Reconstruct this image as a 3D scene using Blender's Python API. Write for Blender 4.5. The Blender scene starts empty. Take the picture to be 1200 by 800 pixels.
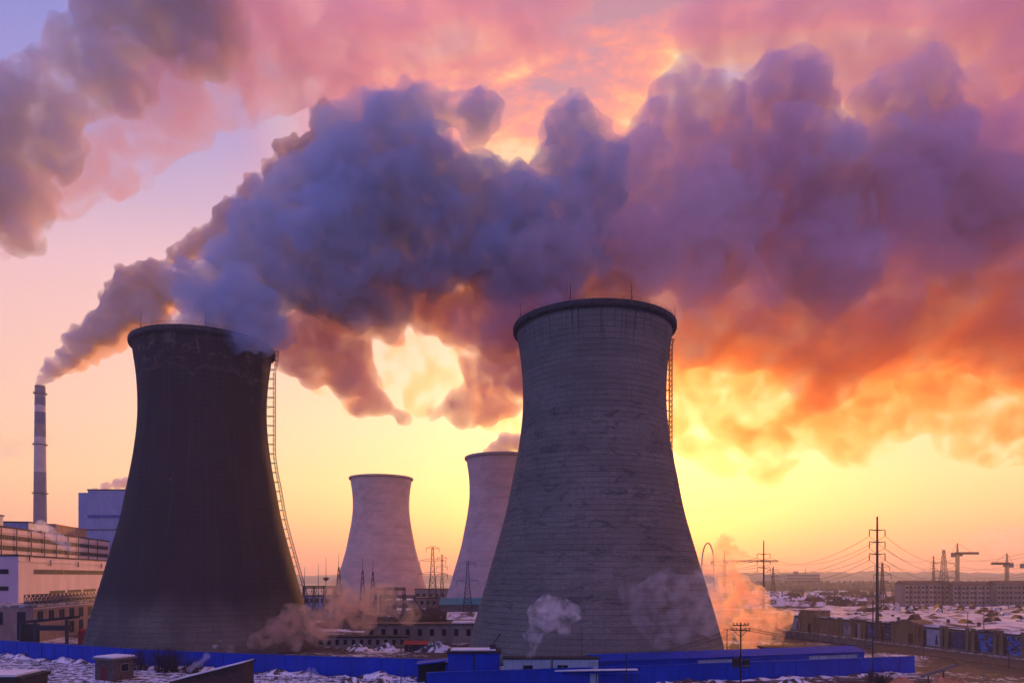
import bpy, bmesh, math, random
import numpy as np
from mathutils import Vector, Matrix

R = math.radians
S = bpy.context.scene
COL = S.collection
random.seed(7)

# ------------------------------------------------------------------ camera
EYE = 24.0
F = 850.0            # focal length in photo pixels (1200 wide)
HOR = 675.0
cam_d = bpy.data.cameras.new('camera')
cam_d.sensor_width = 36.0
cam_d.lens = 36.0 * F / 1200.0
cam_d.shift_y = (HOR - 400.0) / 1200.0
cam_d.clip_start = 0.5
cam_d.clip_end = 60000
cam = bpy.data.objects.new('camera', cam_d)
cam.location = (0, 0, EYE)
cam.rotation_euler = (R(90), 0, 0)
COL.objects.link(cam)
S.camera = cam

# ------------------------------------------------------------------ sky and sun
SUN_AZ, SUN_EL = 9.0, 5.0      # degrees right of +Y, above horizon
def lin(c):
    return tuple(((v / 12.92) if v <= 0.04045 else ((v + 0.055) / 1.055) ** 2.4) for v in c)

world = bpy.data.worlds.new('World')
S.world = world
world.use_nodes = True
NT = world.node_tree
NT.nodes.clear()
def wn(t, **k):
    n = NT.nodes.new(t)
    for a, b in k.items():
        setattr(n, a, b)
    return n
def wl(a, b): NT.links.new(a, b)
def wmath(op, a, b=None, c=None, clamp=False):
    n = wn('ShaderNodeMath', operation=op, use_clamp=clamp)
    for i, v in enumerate((a, b, c)):
        if v is None: continue
        if isinstance(v, (int, float)): n.inputs[i].default_value = v
        else: wl(v, n.inputs[i])
    return n.outputs[0]
def ramp(fac, stops, interp='EASE'):
    n = wn('ShaderNodeValToRGB')
    n.color_ramp.interpolation = interp
    e = n.color_ramp.elements
    while len(e) < len(stops): e.new(0.5)
    for el, (p, c) in zip(e, stops):
        el.position = p
        el.color = (*lin(c), 1)
    wl(fac, n.inputs[0])
    return n.outputs[0]
def wmix(f, a, b, bt='MIX'):
    n = wn('ShaderNodeMix', data_type='RGBA', blend_type=bt)
    for s, v in ((0, f), (6, a), (7, b)):
        if isinstance(v, (int, float)): n.inputs[s].default_value = v
        elif isinstance(v, tuple): n.inputs[s].default_value = (*v, 1)
        else: wl(v, n.inputs[s])
    return n.outputs[2]
tc = wn('ShaderNodeTexCoord')
sep = wn('ShaderNodeSeparateXYZ'); wl(tc.outputs['Generated'], sep.inputs[0])
X, Y, Z = sep.outputs
h = wmath('SQRT', wmath('ADD', wmath('MULTIPLY', X, X), wmath('MULTIPLY', Y, Y)))
h = wmath('MAXIMUM', h, 0.001)
sa = R(SUN_AZ)
cosa = wmath('DIVIDE', wmath('ADD', wmath('MULTIPLY', X, math.sin(sa)), wmath('MULTIPLY', Y, math.cos(sa))), h)
ang = wmath('DIVIDE', wmath('ARCCOSINE', cosa), math.pi)         # 0 at the sun, 1 opposite
zz = wmath('MAXIMUM', Z, 0.0)
near = ramp(zz, [(0.0, (.74, .34, .32)), (0.03, (.90, .44, .30)), (0.055, (.96, .56, .27)), (0.088, (1.0, .78, .31)), (0.125, (1.0, .90, .46)),
                 (0.20, (1.0, .93, .66)), (0.30, (.98, .84, .70)), (0.42, (.90, .72, .75)), (0.55, (.56, .57, .86)), (0.8, (.33, .46, .88))], 'LINEAR')
side = ramp(zz, [(0.0, (.86, .55, .48)), (0.05, (.95, .68, .52)), (0.12, (.98, .78, .58)), (0.20, (.96, .77, .66)),
                 (0.30, (.92, .73, .74)), (0.36, (.86, .70, .80)), (0.43, (.60, .58, .82)), (0.50, (.42, .48, .82)), (0.8, (.30, .44, .86))], 'LINEAR')
back = ramp(zz, [(0.0, (.30, .41, .70)), (0.12, (.27, .46, .86)), (0.4, (.23, .46, .92)), (0.8, (.27, .46, .90))], 'LINEAR')
back = wmix(1.0, back, (1.35, 1.35, 1.35), 'MULTIPLY')      # the open sky behind the viewer is the brighter half
t1 = wmath('SMOOTH_MIN', 1.0, wmath('DIVIDE', ang, 0.28), 0.1)
c1 = wmix(t1, near, side)
mr = wn('ShaderNodeMapRange', interpolation_type='SMOOTHSTEP'); wl(ang, mr.inputs[0])
mr.inputs[1].default_value = 0.27; mr.inputs[2].default_value = 0.50
sky_col = wmix(mr.outputs[0], c1, back)
# thin high cloud veil, far above the smoke: projected on a horizontal layer
zc = wmath('ADD', zz, 0.12)
cmb = wn('ShaderNodeCombineXYZ'); wl(wmath('DIVIDE', X, zc), cmb.inputs[0]); wl(wmath('DIVIDE', Y, zc), cmb.inputs[1])
mp = wn('ShaderNodeMapping'); wl(cmb.outputs[0], mp.inputs[0]); mp.inputs['Scale'].default_value = (0.9, 1.5, 1.0)
mp.inputs['Rotation'].default_value = (0, 0, R(-18))
nz = wn('ShaderNodeTexNoise'); wl(mp.outputs[0], nz.inputs['Vector'])
nz.inputs['Scale'].default_value = 2.3; nz.inputs['Detail'].default_value = 9; nz.inputs['Roughness'].default_value = 0.60; nz.inputs['Distortion'].default_value = 0.6
def wrange(v, a, b, c=0., d=1.):
    n = wn('ShaderNodeMapRange', interpolation_type='SMOOTHSTEP'); wl(v, n.inputs[0])
    for i, q in enumerate((a, b, c, d)): n.inputs[i + 1].default_value = q
    return n.outputs[0]
veil = wrange(nz.outputs[0], 0.22, 0.46)
veil = wmath('MULTIPLY', veil, wrange(Z, 0.30, 0.44))
veil = wmath('MULTIPLY', veil, wrange(X, -0.36, -0.12))
veil = wmath('MULTIPLY', veil, 0.95)
veil_col = ramp(nz.outputs[0], [(0.41, (1.0, .74, .52)), (0.455, (.98, .56, .46)), (0.50, (.86, .46, .50)), (0.545, (.72, .43, .55)), (0.60, (.56, .42, .60))], 'LINEAR')
veil_warm = ramp(nz.outputs[0], [(0.41, (1.0, .86, .52)), (0.455, (1.0, .66, .36)), (0.50, (.96, .50, .38)), (0.545, (.84, .44, .46)), (0.60, (.68, .42, .52))], 'LINEAR')
veil_col = wmix(wrange(ang, 0.0, 0.16, 0.9, 0.0), veil_col, veil_warm)
sky_col = wmix(veil, sky_col, veil_col)
nish = wn('ShaderNodeTexSky'); nish.sky_type = 'NISHITA'; nish.sun_disc = False
nish.sun_elevation = R(SUN_EL); nish.sun_rotation = R(SUN_AZ)
nish.dust_density = 4.0; nish.air_density = 1.3
bgs = wn('ShaderNodeBackground'); wl(sky_col, bgs.inputs[0]); bgs.inputs[1].default_value = 1.0
bgn = wn('ShaderNodeBackground'); wl(nish.outputs[0], bgn.inputs[0]); bgn.inputs[1].default_value = 0.05
adds = wn('ShaderNodeAddShader'); wl(bgs.outputs[0], adds.inputs[0]); wl(bgn.outputs[0], adds.inputs[1])
outw = wn('ShaderNodeOutputWorld'); wl(adds.outputs[0], outw.inputs[0])

sun_d = bpy.data.lights.new('sun', 'SUN')
sun_d.energy = 4.5
sun_d.angle = R(1.5)
sun_d.color = (1.0, 0.40, 0.13)
sun = bpy.data.objects.new('sun', sun_d)
COL.objects.link(sun)
sd = Vector((math.sin(sa) * math.cos(R(SUN_EL)), math.cos(sa) * math.cos(R(SUN_EL)), math.sin(R(SUN_EL))))
sun.rotation_euler = sd.to_track_quat('Z', 'Y').to_euler()

S.view_settings.view_transform = 'Standard'
S.view_settings.look = 'None'
S.view_settings.exposure = 0.0
S.view_settings.gamma = 1.0
S.view_settings.use_curve_mapping = False
cy = S.cycles
cy.max_bounces = 8; cy.diffuse_bounces = 3; cy.glossy_bounces = 2; cy.transmission_bounces = 4
cy.volume_bounces = 4; cy.transparent_max_bounces = 48
cy.use_adaptive_sampling = True; cy.adaptive_threshold = 0.04
cy.use_denoising = True
cy.denoiser = 'OPENIMAGEDENOISE'
cy.sample_clamp_indirect = 4.0
cy.caustics_reflective = False; cy.caustics_refractive = False

# ------------------------------------------------------------------ helpers
def at(px, py, d):
    """a point seen at photo pixel (px, py), d metres down the view axis"""
    return Vector(((px - 600.0) / F * d, d, EYE + (HOR - py) / F * d))

def tag(o, label=None, cat=None, group=None, kind=None):
    if label: o['label'] = label
    if cat: o['category'] = cat
    if group: o['group'] = group
    if kind: o['kind'] = kind
    return o

def vol_mat(name, scatter, density, aniso=0.3, absorb=None, adens=0.0, noise=None, srate=1.0):
    """smoke: the scattering colour is per wavelength, so light passing through reddens and light coming back is bluer"""
    m = bpy.data.materials.new(name); m.use_nodes = True
    nt = m.node_tree; nt.nodes.clear()
    o = nt.nodes.new('ShaderNodeOutputMaterial')
    v = nt.nodes.new('ShaderNodeVolumeScatter')
    v.inputs['Color'].default_value = (*scatter, 1)
    v.inputs['Density'].default_value = density
    v.inputs['Anisotropy'].default_value = aniso
    out = v.outputs[0]
    ab = None
    if absorb:
        ab = nt.nodes.new('ShaderNodeVolumeAbsorption')
        ab.inputs['Color'].default_value = (*absorb, 1); ab.inputs['Density'].default_value = adens
        ad = nt.nodes.new('ShaderNodeAddShader'); nt.links.new(out, ad.inputs[0]); nt.links.new(ab.outputs[0], ad.inputs[1]); out = ad.outputs[0]
    m.cycles.volume_step_rate = srate
    if noise:
        sc_, lo, hi = noise
        t = nt.nodes.new('ShaderNodeTexCoord')
        n = nt.nodes.new('ShaderNodeTexNoise'); n.inputs['Scale'].default_value = 1.0 / sc_; n.inputs['Detail'].default_value = 4; n.inputs['Roughness'].default_value = .55
        n.inputs['Distortion'].default_value = .5
        nt.links.new(t.outputs['Object'], n.inputs['Vector'])
        mr = nt.nodes.new('ShaderNodeMapRange'); mr.interpolation_type = 'SMOOTHSTEP'
        mr.inputs[1].default_value = lo; mr.inputs[2].default_value = hi; mr.inputs[3].default_value = 0.0; mr.inputs[4].default_value = density
        nt.links.new(n.outputs[0], mr.inputs[0]); nt.links.new(mr.outputs[0], v.inputs['Density'])
        if ab:
            mu = nt.nodes.new('ShaderNodeMath'); mu.operation = 'MULTIPLY'; mu.inputs[1].default_value = adens / density
            nt.links.new(mr.outputs[0], mu.inputs[0]); nt.links.new(mu.outputs[0], ab.inputs['Density'])
    else:
        m.cycles.homogeneous_volume = True
    nt.links.new(out, o.inputs['Volume'])
    return m

def ico(sub):
    bm = bmesh.new(); bmesh.ops.create_icosphere(bm, subdivisions=sub, radius=1.0)
    v = np.array([p.co[:] for p in bm.verts]); f = np.array([[q.index for q in p.verts] for p in bm.faces])
    bm.free(); return v, f
ICO_V, ICO_F = ico(2)
ICO1_V, ICO1_F = ico(1)

def puff_mesh(name, balls, voxel, disp, mat, seed=0, gen=2, kids=14, kr=(.13, .46), tex_scale=None):
    """a billowing body of smoke: overlapping balls with smaller balls budding from them, fused into one closed surface"""
    rng = np.random.default_rng(seed)
    allb = [(np.array(c, float), r, 0) for c, r in balls]
    cur = list(allb)
    for g in range(gen):
        nxt = []
        for c, r, _ in cur:
            for k in range(kids):
                dv = rng.normal(size=3); dv /= np.linalg.norm(dv)
                rr = r * (kr[0] + (kr[1] - kr[0]) * rng.uniform() ** 1.7)
                if rr < voxel * 0.9: continue
                nxt.append((c + dv * r * rng.uniform(.72, 1.0), rr, g + 1))
        allb += nxt; cur = nxt
    Vs, Fs, n = [], [], 0
    for c, r, g in allb:
        v, f = (ICO_V, ICO_F) if g < 2 else (ICO1_V, ICO1_F)
        Vs.append(v * r + c); Fs.append(f + n); n += len(v)
    V = np.concatenate(Vs); Fc = np.concatenate(Fs)
    me = bpy.data.meshes.new(name)
    me.vertices.add(len(V)); me.vertices.foreach_set('co', V.ravel())
    me.loops.add(Fc.size); me.loops.foreach_set('vertex_index', Fc.ravel().astype(np.int32))
    me.polygons.add(len(Fc)); me.polygons.foreach_set('loop_start', np.arange(0, Fc.size, 3, dtype=np.int32))
    me.update()
    o = bpy.data.objects.new(name, me); COL.objects.link(o)
    rm = o.modifiers.new('fuse', 'REMESH'); rm.mode = 'VOXEL'; rm.voxel_size = voxel; rm.use_smooth_shade = True
    for i, (sc_, st) in enumerate(disp):
        if st < 0:      # rounded cauliflower knobs
            tx = bpy.data.textures.new(name + str(i), 'VORONOI'); tx.noise_scale = sc_; tx.distance_metric = 'DISTANCE'
        else:
            tx = bpy.data.textures.new(name + str(i), 'CLOUDS'); tx.noise_scale = sc_; tx.noise_depth = 3
        d = o.modifiers.new('billow', 'DISPLACE'); d.texture = tx; d.texture_coords = 'GLOBAL'; d.strength = st; d.mid_level = 0.5
    rm2 = o.modifiers.new('clean', 'REMESH'); rm2.mode = 'VOXEL'; rm2.voxel_size = voxel; rm2.use_smooth_shade = True
    dg = bpy.context.evaluated_depsgraph_get()
    me2 = bpy.data.meshes.new_from_object(o.evaluated_get(dg), depsgraph=dg)
    o.modifiers.clear(); o.data = me2; bpy.data.meshes.remove(me)
    me2.materials.clear(); me2.materials.append(mat)
    print(name, len(allb), 'balls', len(me2.polygons), 'faces')
    return o

def px_balls(lst):
    """(px, py, distance, radius in photo pixels) -> world balls"""
    return [(at(x, y, d), r * d / F) for x, y, d, r in lst]
# ------------------------------------------------------------------ mesh builder
class MB:
    def __init__(self): self.v, self.f, self.m = [], [], []
    def add(self, vs, fs, mi=0):
        n = len(self.v); self.v += [tuple(p) for p in vs]
        self.f += [tuple(i + n for i in q) for q in fs]; self.m += [mi] * len(fs)
        return self
    def box(self, x0, x1, y0, y1, z0, z1, mi=0):
        p = [(x0,y0,z0),(x1,y0,z0),(x1,y1,z0),(x0,y1,z0),(x0,y0,z1),(x1,y0,z1),(x1,y1,z1),(x0,y1,z1)]
        return self.add(p, [(3,2,1,0),(4,5,6,7),(0,1,5,4),(1,2,6,5),(2,3,7,6),(3,0,4,7)], mi)
    def prism(self, pts, y0, y1, mi=0):
        """closed outline in the xz plane, extruded along y"""
        n = len(pts)
        vs = [(x, y0, z) for x, z in pts] + [(x, y1, z) for x, z in pts]
        fs = [tuple(range(n)), tuple(range(2*n-1, n-1, -1))] + [(i, i+n, (i+1) % n + n, (i+1) % n) for i in range(n)]
        return self.add(vs, fs, mi)
    def poly(self, pts, z0, z1, mi=0):
        n = len(pts)
        vs = [(x, y, z0) for x, y in pts] + [(x, y, z1) for x, y in pts]
        fs = [tuple(range(n-1, -1, -1)), tuple(range(n, 2*n))] + [(i, (i+1) % n, (i+1) % n + n, i+n) for i in range(n)]
        return self.add(vs, fs, mi)
    def tube(self, pts, r, n=6, mi=0, r2=None, cap=True):
        pts = [Vector(p) for p in pts]; rings = []; vs = []; fs = []
        L = len(pts)
        for i, p in enumerate(pts):
            t = (pts[min(i+1, L-1)] - pts[max(i-1, 0)]).normalized()
            a = t.cross(Vector((0,0,1)))
            if a.length < 1e-3: a = t.cross(Vector((1,0,0)))
            a.normalize(); b = t.cross(a)
            rr = r if r2 is None else r + (r2 - r) * i / max(L-1, 1)
            for k in range(n):
                q = 2*math.pi*(k+.5)/n
                vs.append(p + a*math.cos(q)*rr + b*math.sin(q)*rr)
        for i in range(L-1):
            for k in range(n):
                fs.append((i*n+k, i*n+(k+1) % n, (i+1)*n+(k+1) % n, (i+1)*n+k))
        if cap: fs += [tuple(range(n-1, -1, -1)), tuple(range((L-1)*n, L*n))]
        return self.add(vs, fs, mi)
    def bar(self, a, b, w=.1, mi=0): return self.tube([a, b], w/1.41, 4, mi)
    def lathe(self, prof, n=24, mi=0, closed=False, c=(0,0)):
        vs = [(c[0]+r*math.cos(2*math.pi*k/n), c[1]+r*math.sin(2*math.pi*k/n), z) for r, z in prof for k in range(n)]
        L = len(prof); fs = []
        for i in range(L if closed else L-1):
            j = (i+1) % L
            for k in range(n): fs.append((i*n+k, i*n+(k+1) % n, j*n+(k+1) % n, j*n+k))
        if not closed: fs += [tuple(range(n-1, -1, -1)), tuple(range((L-1)*n, L*n))]
        return self.add(vs, fs, mi)
    def build(self, name, mats, parent=None, smooth=False):
        me = bpy.data.meshes.new(name); me.from_pydata(self.v, [], self.f)
        for m in (mats if isinstance(mats, (list, tuple)) else [mats]): me.materials.append(m)
        me.polygons.foreach_set('material_index', self.m)
        if smooth: me.polygons.foreach_set('use_smooth', [True]*len(me.polygons))
        me.update()
        o = bpy.data.objects.new(name, me); COL.objects.link(o)
        if parent: o.parent = parent
        return o

def thing(name, label, cat, loc=(0,0,0), rz=0, group=None):
    o = bpy.data.objects.new(name, None); COL.objects.link(o)
    o.location = loc; o.rotation_euler = (0,0,rz)
    return tag(o, label, cat, group)

def dup(root, loc, rz=0, label=None, group=None, sc=1.0):
    r = root.copy(); COL.objects.link(r); r.location = loc; r.rotation_euler = (0,0,rz); r.scale = (sc,sc,sc)
    if label: r['label'] = label
    if group: r['group'] = group
    for ch in list(root.children):
        c = ch.copy(); COL.objects.link(c); c.parent = r
        for g in ch.children:
            q = g.copy(); COL.objects.link(q); q.parent = c
    return r

# ------------------------------------------------------------------ materials
class NW:
    def __init__(self, name):
        self.m = bpy.data.materials.new(name); self.m.use_nodes = True
        self.nt = self.m.node_tree; self.b = self.nt.nodes['Principled BSDF']
        self.tc = self.nt.nodes.new('ShaderNodeTexCoord')
    def n(self, t, **k):
        x = self.nt.nodes.new(t)
        for a, v in k.items(): setattr(x, a, v)
        return x
    def l(self, a, b): self.nt.links.new(a, b)
    def put(self, v, s):
        if v is None: return
        if isinstance(v, (int, float)): s.default_value = v
        elif isinstance(v, tuple): s.default_value = (*v, 1) if len(v) == 3 and s.type == 'RGBA' else v
        else: self.l(v, s)
    def math(self, op, a, b=None, c=None, clamp=False):
        x = self.n('ShaderNodeMath', operation=op, use_clamp=clamp)
        for i, v in enumerate((a, b, c)): self.put(v, x.inputs[i])
        return x.outputs[0]
    def obj(self): return self.tc.outputs['Object']
    def mapping(self, v, scale=(1,1,1), loc=(0,0,0)):
        x = self.n('ShaderNodeMapping'); self.l(v, x.inputs[0]); x.inputs['Scale'].default_value = scale; x.inputs['Location'].default_value = loc
        return x.outputs[0]
    def noise(self, vec, scale, detail=4, rough=.55, dist=0):
        x = self.n('ShaderNodeTexNoise'); self.l(vec, x.inputs['Vector']); x.inputs['Scale'].default_value = scale
        x.inputs['Detail'].default_value = detail; x.inputs['Roughness'].default_value = rough; x.inputs['Distortion'].default_value = dist
        return x.outputs[0]
    def rng(self, v, a, b, c=0., d=1., smooth=True):
        x = self.n('ShaderNodeMapRange', interpolation_type='SMOOTHSTEP' if smooth else 'LINEAR')
        self.l(v, x.inputs[0])
        for i, q in enumerate((a, b, c, d)): self.put(q, x.inputs[i+1])
        return x.outputs[0]
    def mix(self, f, a, b, bt='MIX'):
        x = self.n('ShaderNodeMix', data_type='RGBA', blend_type=bt)
        self.put(f, x.inputs[0]); self.put(a, x.inputs[6]); self.put(b, x.inputs[7])
        return x.outputs[2]
    def sep(self, v):
        x = self.n('ShaderNodeSeparateXYZ'); self.l(v, x.inputs[0]); return x.outputs
    def comb(self, a, b, c):
        x = self.n('ShaderNodeCombineXYZ')
        for i, v in enumerate((a, b, c)): self.put(v, x.inputs[i])
        return x.outputs[0]
    def done(self, col, rough=.85, bump=None, bstr=.4, bdist=.1, metal=0., spec=.18):
        self.put(col, self.b.inputs['Base Color']); self.put(rough, self.b.inputs['Roughness']); self.put(metal, self.b.inputs['Metallic'])
        self.b.inputs['Specular IOR Level'].default_value = spec
        if bump is not None:
            x = self.n('ShaderNodeBump'); x.inputs['Strength'].default_value = bstr; x.inputs['Distance'].default_value = bdist
            self.l(bump, x.inputs['Height']); self.l(x.outputs[0], self.b.inputs['Normal'])
        return self.m

def mat(name, c, rough=.8, var=.3, scale=.6, c2=None, metal=0., stretch=(1,1,1), bump=0.):
    w = NW(name)
    nz = w.noise(w.mapping(w.obj(), stretch), scale, 5, .6)
    f = w.rng(nz, .35, .65)
    dark = tuple(v * (1 - var) for v in c) if c2 is None else c2
    return w.done(w.mix(f, dark, c), rough, nz if bump else None, bump, .1, metal)

def ribbed(name, c, c2, pitch, rough=.45, axis=0):
    """profiled sheet metal: vertical ribs every `pitch` metres, faded and streaked"""
    w = NW(name); x = w.sep(w.obj())
    rib = w.math('PINGPONG', x[axis], pitch / 2)
    nz = w.noise(w.mapping(w.obj(), (.5, .5, .12)), .9, 4)
    sheet = w.n('ShaderNodeTexWhiteNoise', noise_dimensions='1D'); w.l(w.math('FLOOR', w.math('DIVIDE', x[axis], 3.0)), sheet.inputs['W'])
    f = w.math('ADD', w.math('MULTIPLY', w.rng(nz, .3, .7), .7), w.math('MULTIPLY', sheet.outputs[0], .3))
    z = x[2]
    grime = w.noise(w.mapping(w.obj(), (1.1, 1.1, .16), (4, 2, 0)), 1.0, 6, .65, .3)
    col = w.mix(w.math('MULTIPLY', w.rng(grime, .52, .68), .45), w.mix(f, c2, c), tuple(q * .45 + .02 for q in c2))
    return w.done(col, rough, rib, .6, .15)

def snowy(name, ground, snow=(.80, .82, .86), lo=.45, hi=.55, scale=.5, rough=.9):
    w = NW(name)
    nz = w.noise(w.obj(), scale, 7, .65, .4)
    return w.done(w.mix(w.rng(nz, lo, hi), ground, snow), rough, nz, .5, .3)

def tower_concrete(name, base, dark, lift, patch_lo, patch_hi, kind):
    w = NW(name); p = w.sep(w.obj())
    a = w.math('MULTIPLY', w.math('ARCTAN2', p[1], p[0]), 26.0)
    z = p[2]
    v = w.comb(a, 0.0, z)
    lifts = w.math('FLOOR', w.math('DIVIDE', z, lift))
    wn1 = w.n('ShaderNodeTexWhiteNoise', noise_dimensions='1D'); w.l(lifts, wn1.inputs['W'])
    panel = w.n('ShaderNodeTexWhiteNoise', noise_dimensions='2D')
    w.l(w.comb(w.math('FLOOR', w.math('DIVIDE', a, 2.2)), lifts, 0.0), panel.inputs['Vector'])
    fz = w.math('FRACT', w.math('DIVIDE', z, lift))
    wob = w.noise(w.mapping(v, (.06, 1, .25)), 1.0, 2)
    line = w.rng(w.math('ADD', w.math('ABSOLUTE', w.math('SUBTRACT', fz, .5)), w.math('MULTIPLY', w.math('SUBTRACT', wob, .5), .10)), .40, .48)
    broken = w.rng(w.noise(w.mapping(v, (.035, 1, .10), (3, 0, 7)), 1.0, 3, .6), .30, .66, .35, 1.0)
    line = w.math('MULTIPLY', line, broken)
    fa = w.math('FRACT', w.math('DIVIDE', a, 2.2))
    vline = w.rng(w.math('ABSOLUTE', w.math('SUBTRACT', fa, .5)), .455, .495)
    fine = w.noise(v, 1.3, 6, .65)
    blot = w.noise(w.mapping(v, (.055, 1, .12)), 1.0, 6, .62, .5)
    stain = w.noise(w.mapping(v, (.20, 1, .50), (11, 0, 5)), .9, 9, .74, .8)
    col = w.mix(w.rng(blot, .36, .66), base, tuple(q * .68 for q in base))
    col = w.mix(w.math('MULTIPLY', panel.outputs[0], .22), col, tuple(q * .55 for q in base))
    col = w.mix(w.math('MULTIPLY', wn1.outputs[0], .18), col, tuple(min(q * 1.5, .6) for q in base))
    col = w.mix(w.math('MULTIPLY', w.rng(fine, .40, .66), .45), col, tuple(q * .5 for q in base))
    if kind == 'old':
        # repaired bands of darker render low on the shell, worn patches high on it
        band = w.rng(w.math('ABSOLUTE', w.math('SUBTRACT', z, 44.0)), 26.0, 38.0, 1.0, 0.25)
        pm = w.math('MULTIPLY', w.rng(stain, patch_lo, patch_hi), band)
        col = w.mix(w.math('MULTIPLY', pm, .75), col, dark)
        col = w.mix(w.math('MULTIPLY', line, .8), col, dark)
        col = w.mix(w.math('MULTIPLY', vline, .30), col, dark)
        drip = w.noise(w.mapping(v, (.9, 1, .03)), 1.0, 3, .5)
        top = w.math('MULTIPLY', w.rng(drip, .52, .66), w.rng(w.math('ADD', z, w.math('MULTIPLY', w.noise(w.mapping(v, (.4, 1, .02)), 1.0, 2), 14.0)), 94.0, 103.0))
        col = w.mix(w.math('MULTIPLY', top, .8), col, dark)
    elif kind == 'tarred':
        # dark coating; bare concrete foot with a ragged edge and scuffed top
        edge = w.math('ADD', z, w.math('MULTIPLY', w.math('SUBTRACT', w.noise(w.mapping(v, (.12, 1, .05)), 1.0, 5), .5), 13.0))
        col = w.mix(w.rng(edge, 9.0, 21.0), col, dark)
        scuff = w.math('MULTIPLY', w.rng(w.noise(w.mapping(v, (.3, 1, .35), (2, 0, 9)), .8, 6, .68, .6), .50, .66), w.rng(edge, 84.0, 93.0))
        col = w.mix(w.math('MULTIPLY', scuff, .6), col, base)
        s2 = w.rng(w.noise(w.mapping(v, (.5, 1, .25), (7, 0, 1)), .6, 6, .7), .64, .72)
        col = w.mix(w.math('MULTIPLY', s2, .55), col, base)
        ring = w.rng(w.math('ABSOLUTE', w.math('SUBTRACT', edge, 88.0)), .0, .8, 1.0, 0.0)
        col = w.mix(w.math('MULTIPLY', ring, .5), col, tuple(q * .6 for q in base))
        col = w.mix(w.math('MULTIPLY', line, .5), col, tuple(q * .35 for q in dark))
        streak = w.rng(w.noise(w.mapping(v, (.8, 1, .02), (9, 0, 4)), 1.0, 4, .6), .50, .68)
        col = w.mix(w.math('MULTIPLY', streak, .45), col, tuple(q * 2.1 for q in dark))
        brown = w.rng(w.noise(w.mapping(v, (.08, 1, .03), (5, 0, 2)), 1.0, 4), .42, .62)
        col = w.mix(w.math('MULTIPLY', brown, .5), col, (.050, .038, .034))
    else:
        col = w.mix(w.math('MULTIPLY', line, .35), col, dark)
    hgt = w.math('SUBTRACT', w.math('MULTIPLY', fine, .5), w.math('MULTIPLY', line, .6))
    return w.done(col, .92, hgt, .5, .25)

M_conc = tower_concrete('grey_tower_concrete', (.235, .208, .165), (.075, .066, .058), 1.55, .50, .64, 'old')
M_tar = tower_concrete('dark_tower_coating', (.18, .16, .13), (.034, .030, .027), 1.55, .5, .6, 'tarred')
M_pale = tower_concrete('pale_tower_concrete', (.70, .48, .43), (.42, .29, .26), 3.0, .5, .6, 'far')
M_rim = mat('dark_rim_concrete', (.07, .065, .065), .9, .4, .8)
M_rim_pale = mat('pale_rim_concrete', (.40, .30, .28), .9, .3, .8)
M_steel = mat('dark_steel', (.05, .05, .055), .6, .3, 1.5)
M_rust = mat('rusty_steel', (.10, .055, .04), .75, .4, 1.5)
M_blue = ribbed('blue_sheet_metal', (.001, .050, .50), (.001, .030, .34), .5, .6)
M_blue_dk = mat('blue_sheet_roof', (.001, .045, .44), .65, .35, .5)
M_snow = mat('snow', (.80, .82, .86), .95, .15, .35, bump=.5)
M_snowdirt = snowy('snow_on_earth', (.075, .055, .045), lo=.44, hi=.54, scale=.35)
M_roofsnow = snowy('patchy_roof_snow', (.085, .06, .05), (.70,.70,.76), lo=.38, hi=.54, scale=.13)
M_earth = snowy('brown_earth', (.070, .048, .038), (.3, .26, .25), .58, .72, .25)
M_brick = mat('dull_brick', (.13, .085, .068), .9, .35, 1.2)
M_plaster = mat('grey_plaster', (.30, .27, .25), .9, .3, .35, stretch=(1,1,.4))
M_white = mat('white_wall_panels', (.62, .50, .60), .8, .15, .15, stretch=(1,1,.4))
M_tan = mat('tan_render', (.36, .25, .20), .9, .25, .3, stretch=(1,1,.4))
M_yellow = mat('ochre_render', (.25, .17, .095), .9, .3, .5, stretch=(1,1,.4))
M_bluegrey = ribbed('blue_grey_cladding', (.28, .34, .55), (.20, .25, .45), 1.2, .6)
M_blueband = mat('blue_band_paint', (.03, .06, .32), .6, .2, .3)
M_glass = mat('dark_window_glass', (.02, .022, .03), .7, .3, .5); M_glass.node_tree.nodes['Principled BSDF'].inputs['Specular IOR Level'].default_value = .06
M_frame = mat('grey_window_frame', (.22, .2, .19), .7, .2, .8)
M_red = mat('red_roof_sheet', (.35, .04, .03), .6, .3, .6)
M_reddoor = mat('dull_red_door', (.20, .02, .025), .7, .3, .6)
M_darkroof = mat('dark_roofing_felt', (.04, .035, .035), .9, .3, .5)
M_teal = mat('teal_sheet', (.03, .22, .26), .6, .3, .3)
M_wood = mat('weathered_wood', (.075, .048, .038), .9, .4, 1.0, stretch=(1, 6, 1))
M_asphalt = snowy('worn_asphalt', (.055, .05, .05), (.22, .21, .21), .56, .70, .12)
M_kerb = snowy('snowy_paving', (.16, .14, .13), (.6, .6, .62), .45, .62, .4)
M_cement = mat('cement_wall', (.2, .18, .165), .9, .3, .5)
M_twig = mat('bare_twigs', (.045, .03, .024), .95, .3, 2)
M_panel = mat('pale_cabin_panels', (.36, .44, .52), .7, .2, .3)
M_chimney_pale = mat('chimney_pale_band', (.55, .48, .46), .85, .2, .1)
M_chimney_blue = mat('chimney_dark_band', (.07, .09, .22), .85, .2, .1)
M_chimney_grey = mat('chimney_grey_shaft', (.20, .18, .22), .85, .2, .1)
M_hill = mat('far_hillside', (.10, .08, .075), .95, .4, .01)
M_apt = mat('apartment_render', (.26, .22, .20), .9, .3, .08, stretch=(1,1,.3))
M_apt2 = mat('apartment_pale_render', (.42, .37, .34), .9, .2, .08, stretch=(1,1,.3))
M_cable = mat('cable', (.03, .03, .03), .6, .1, 1)
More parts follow.
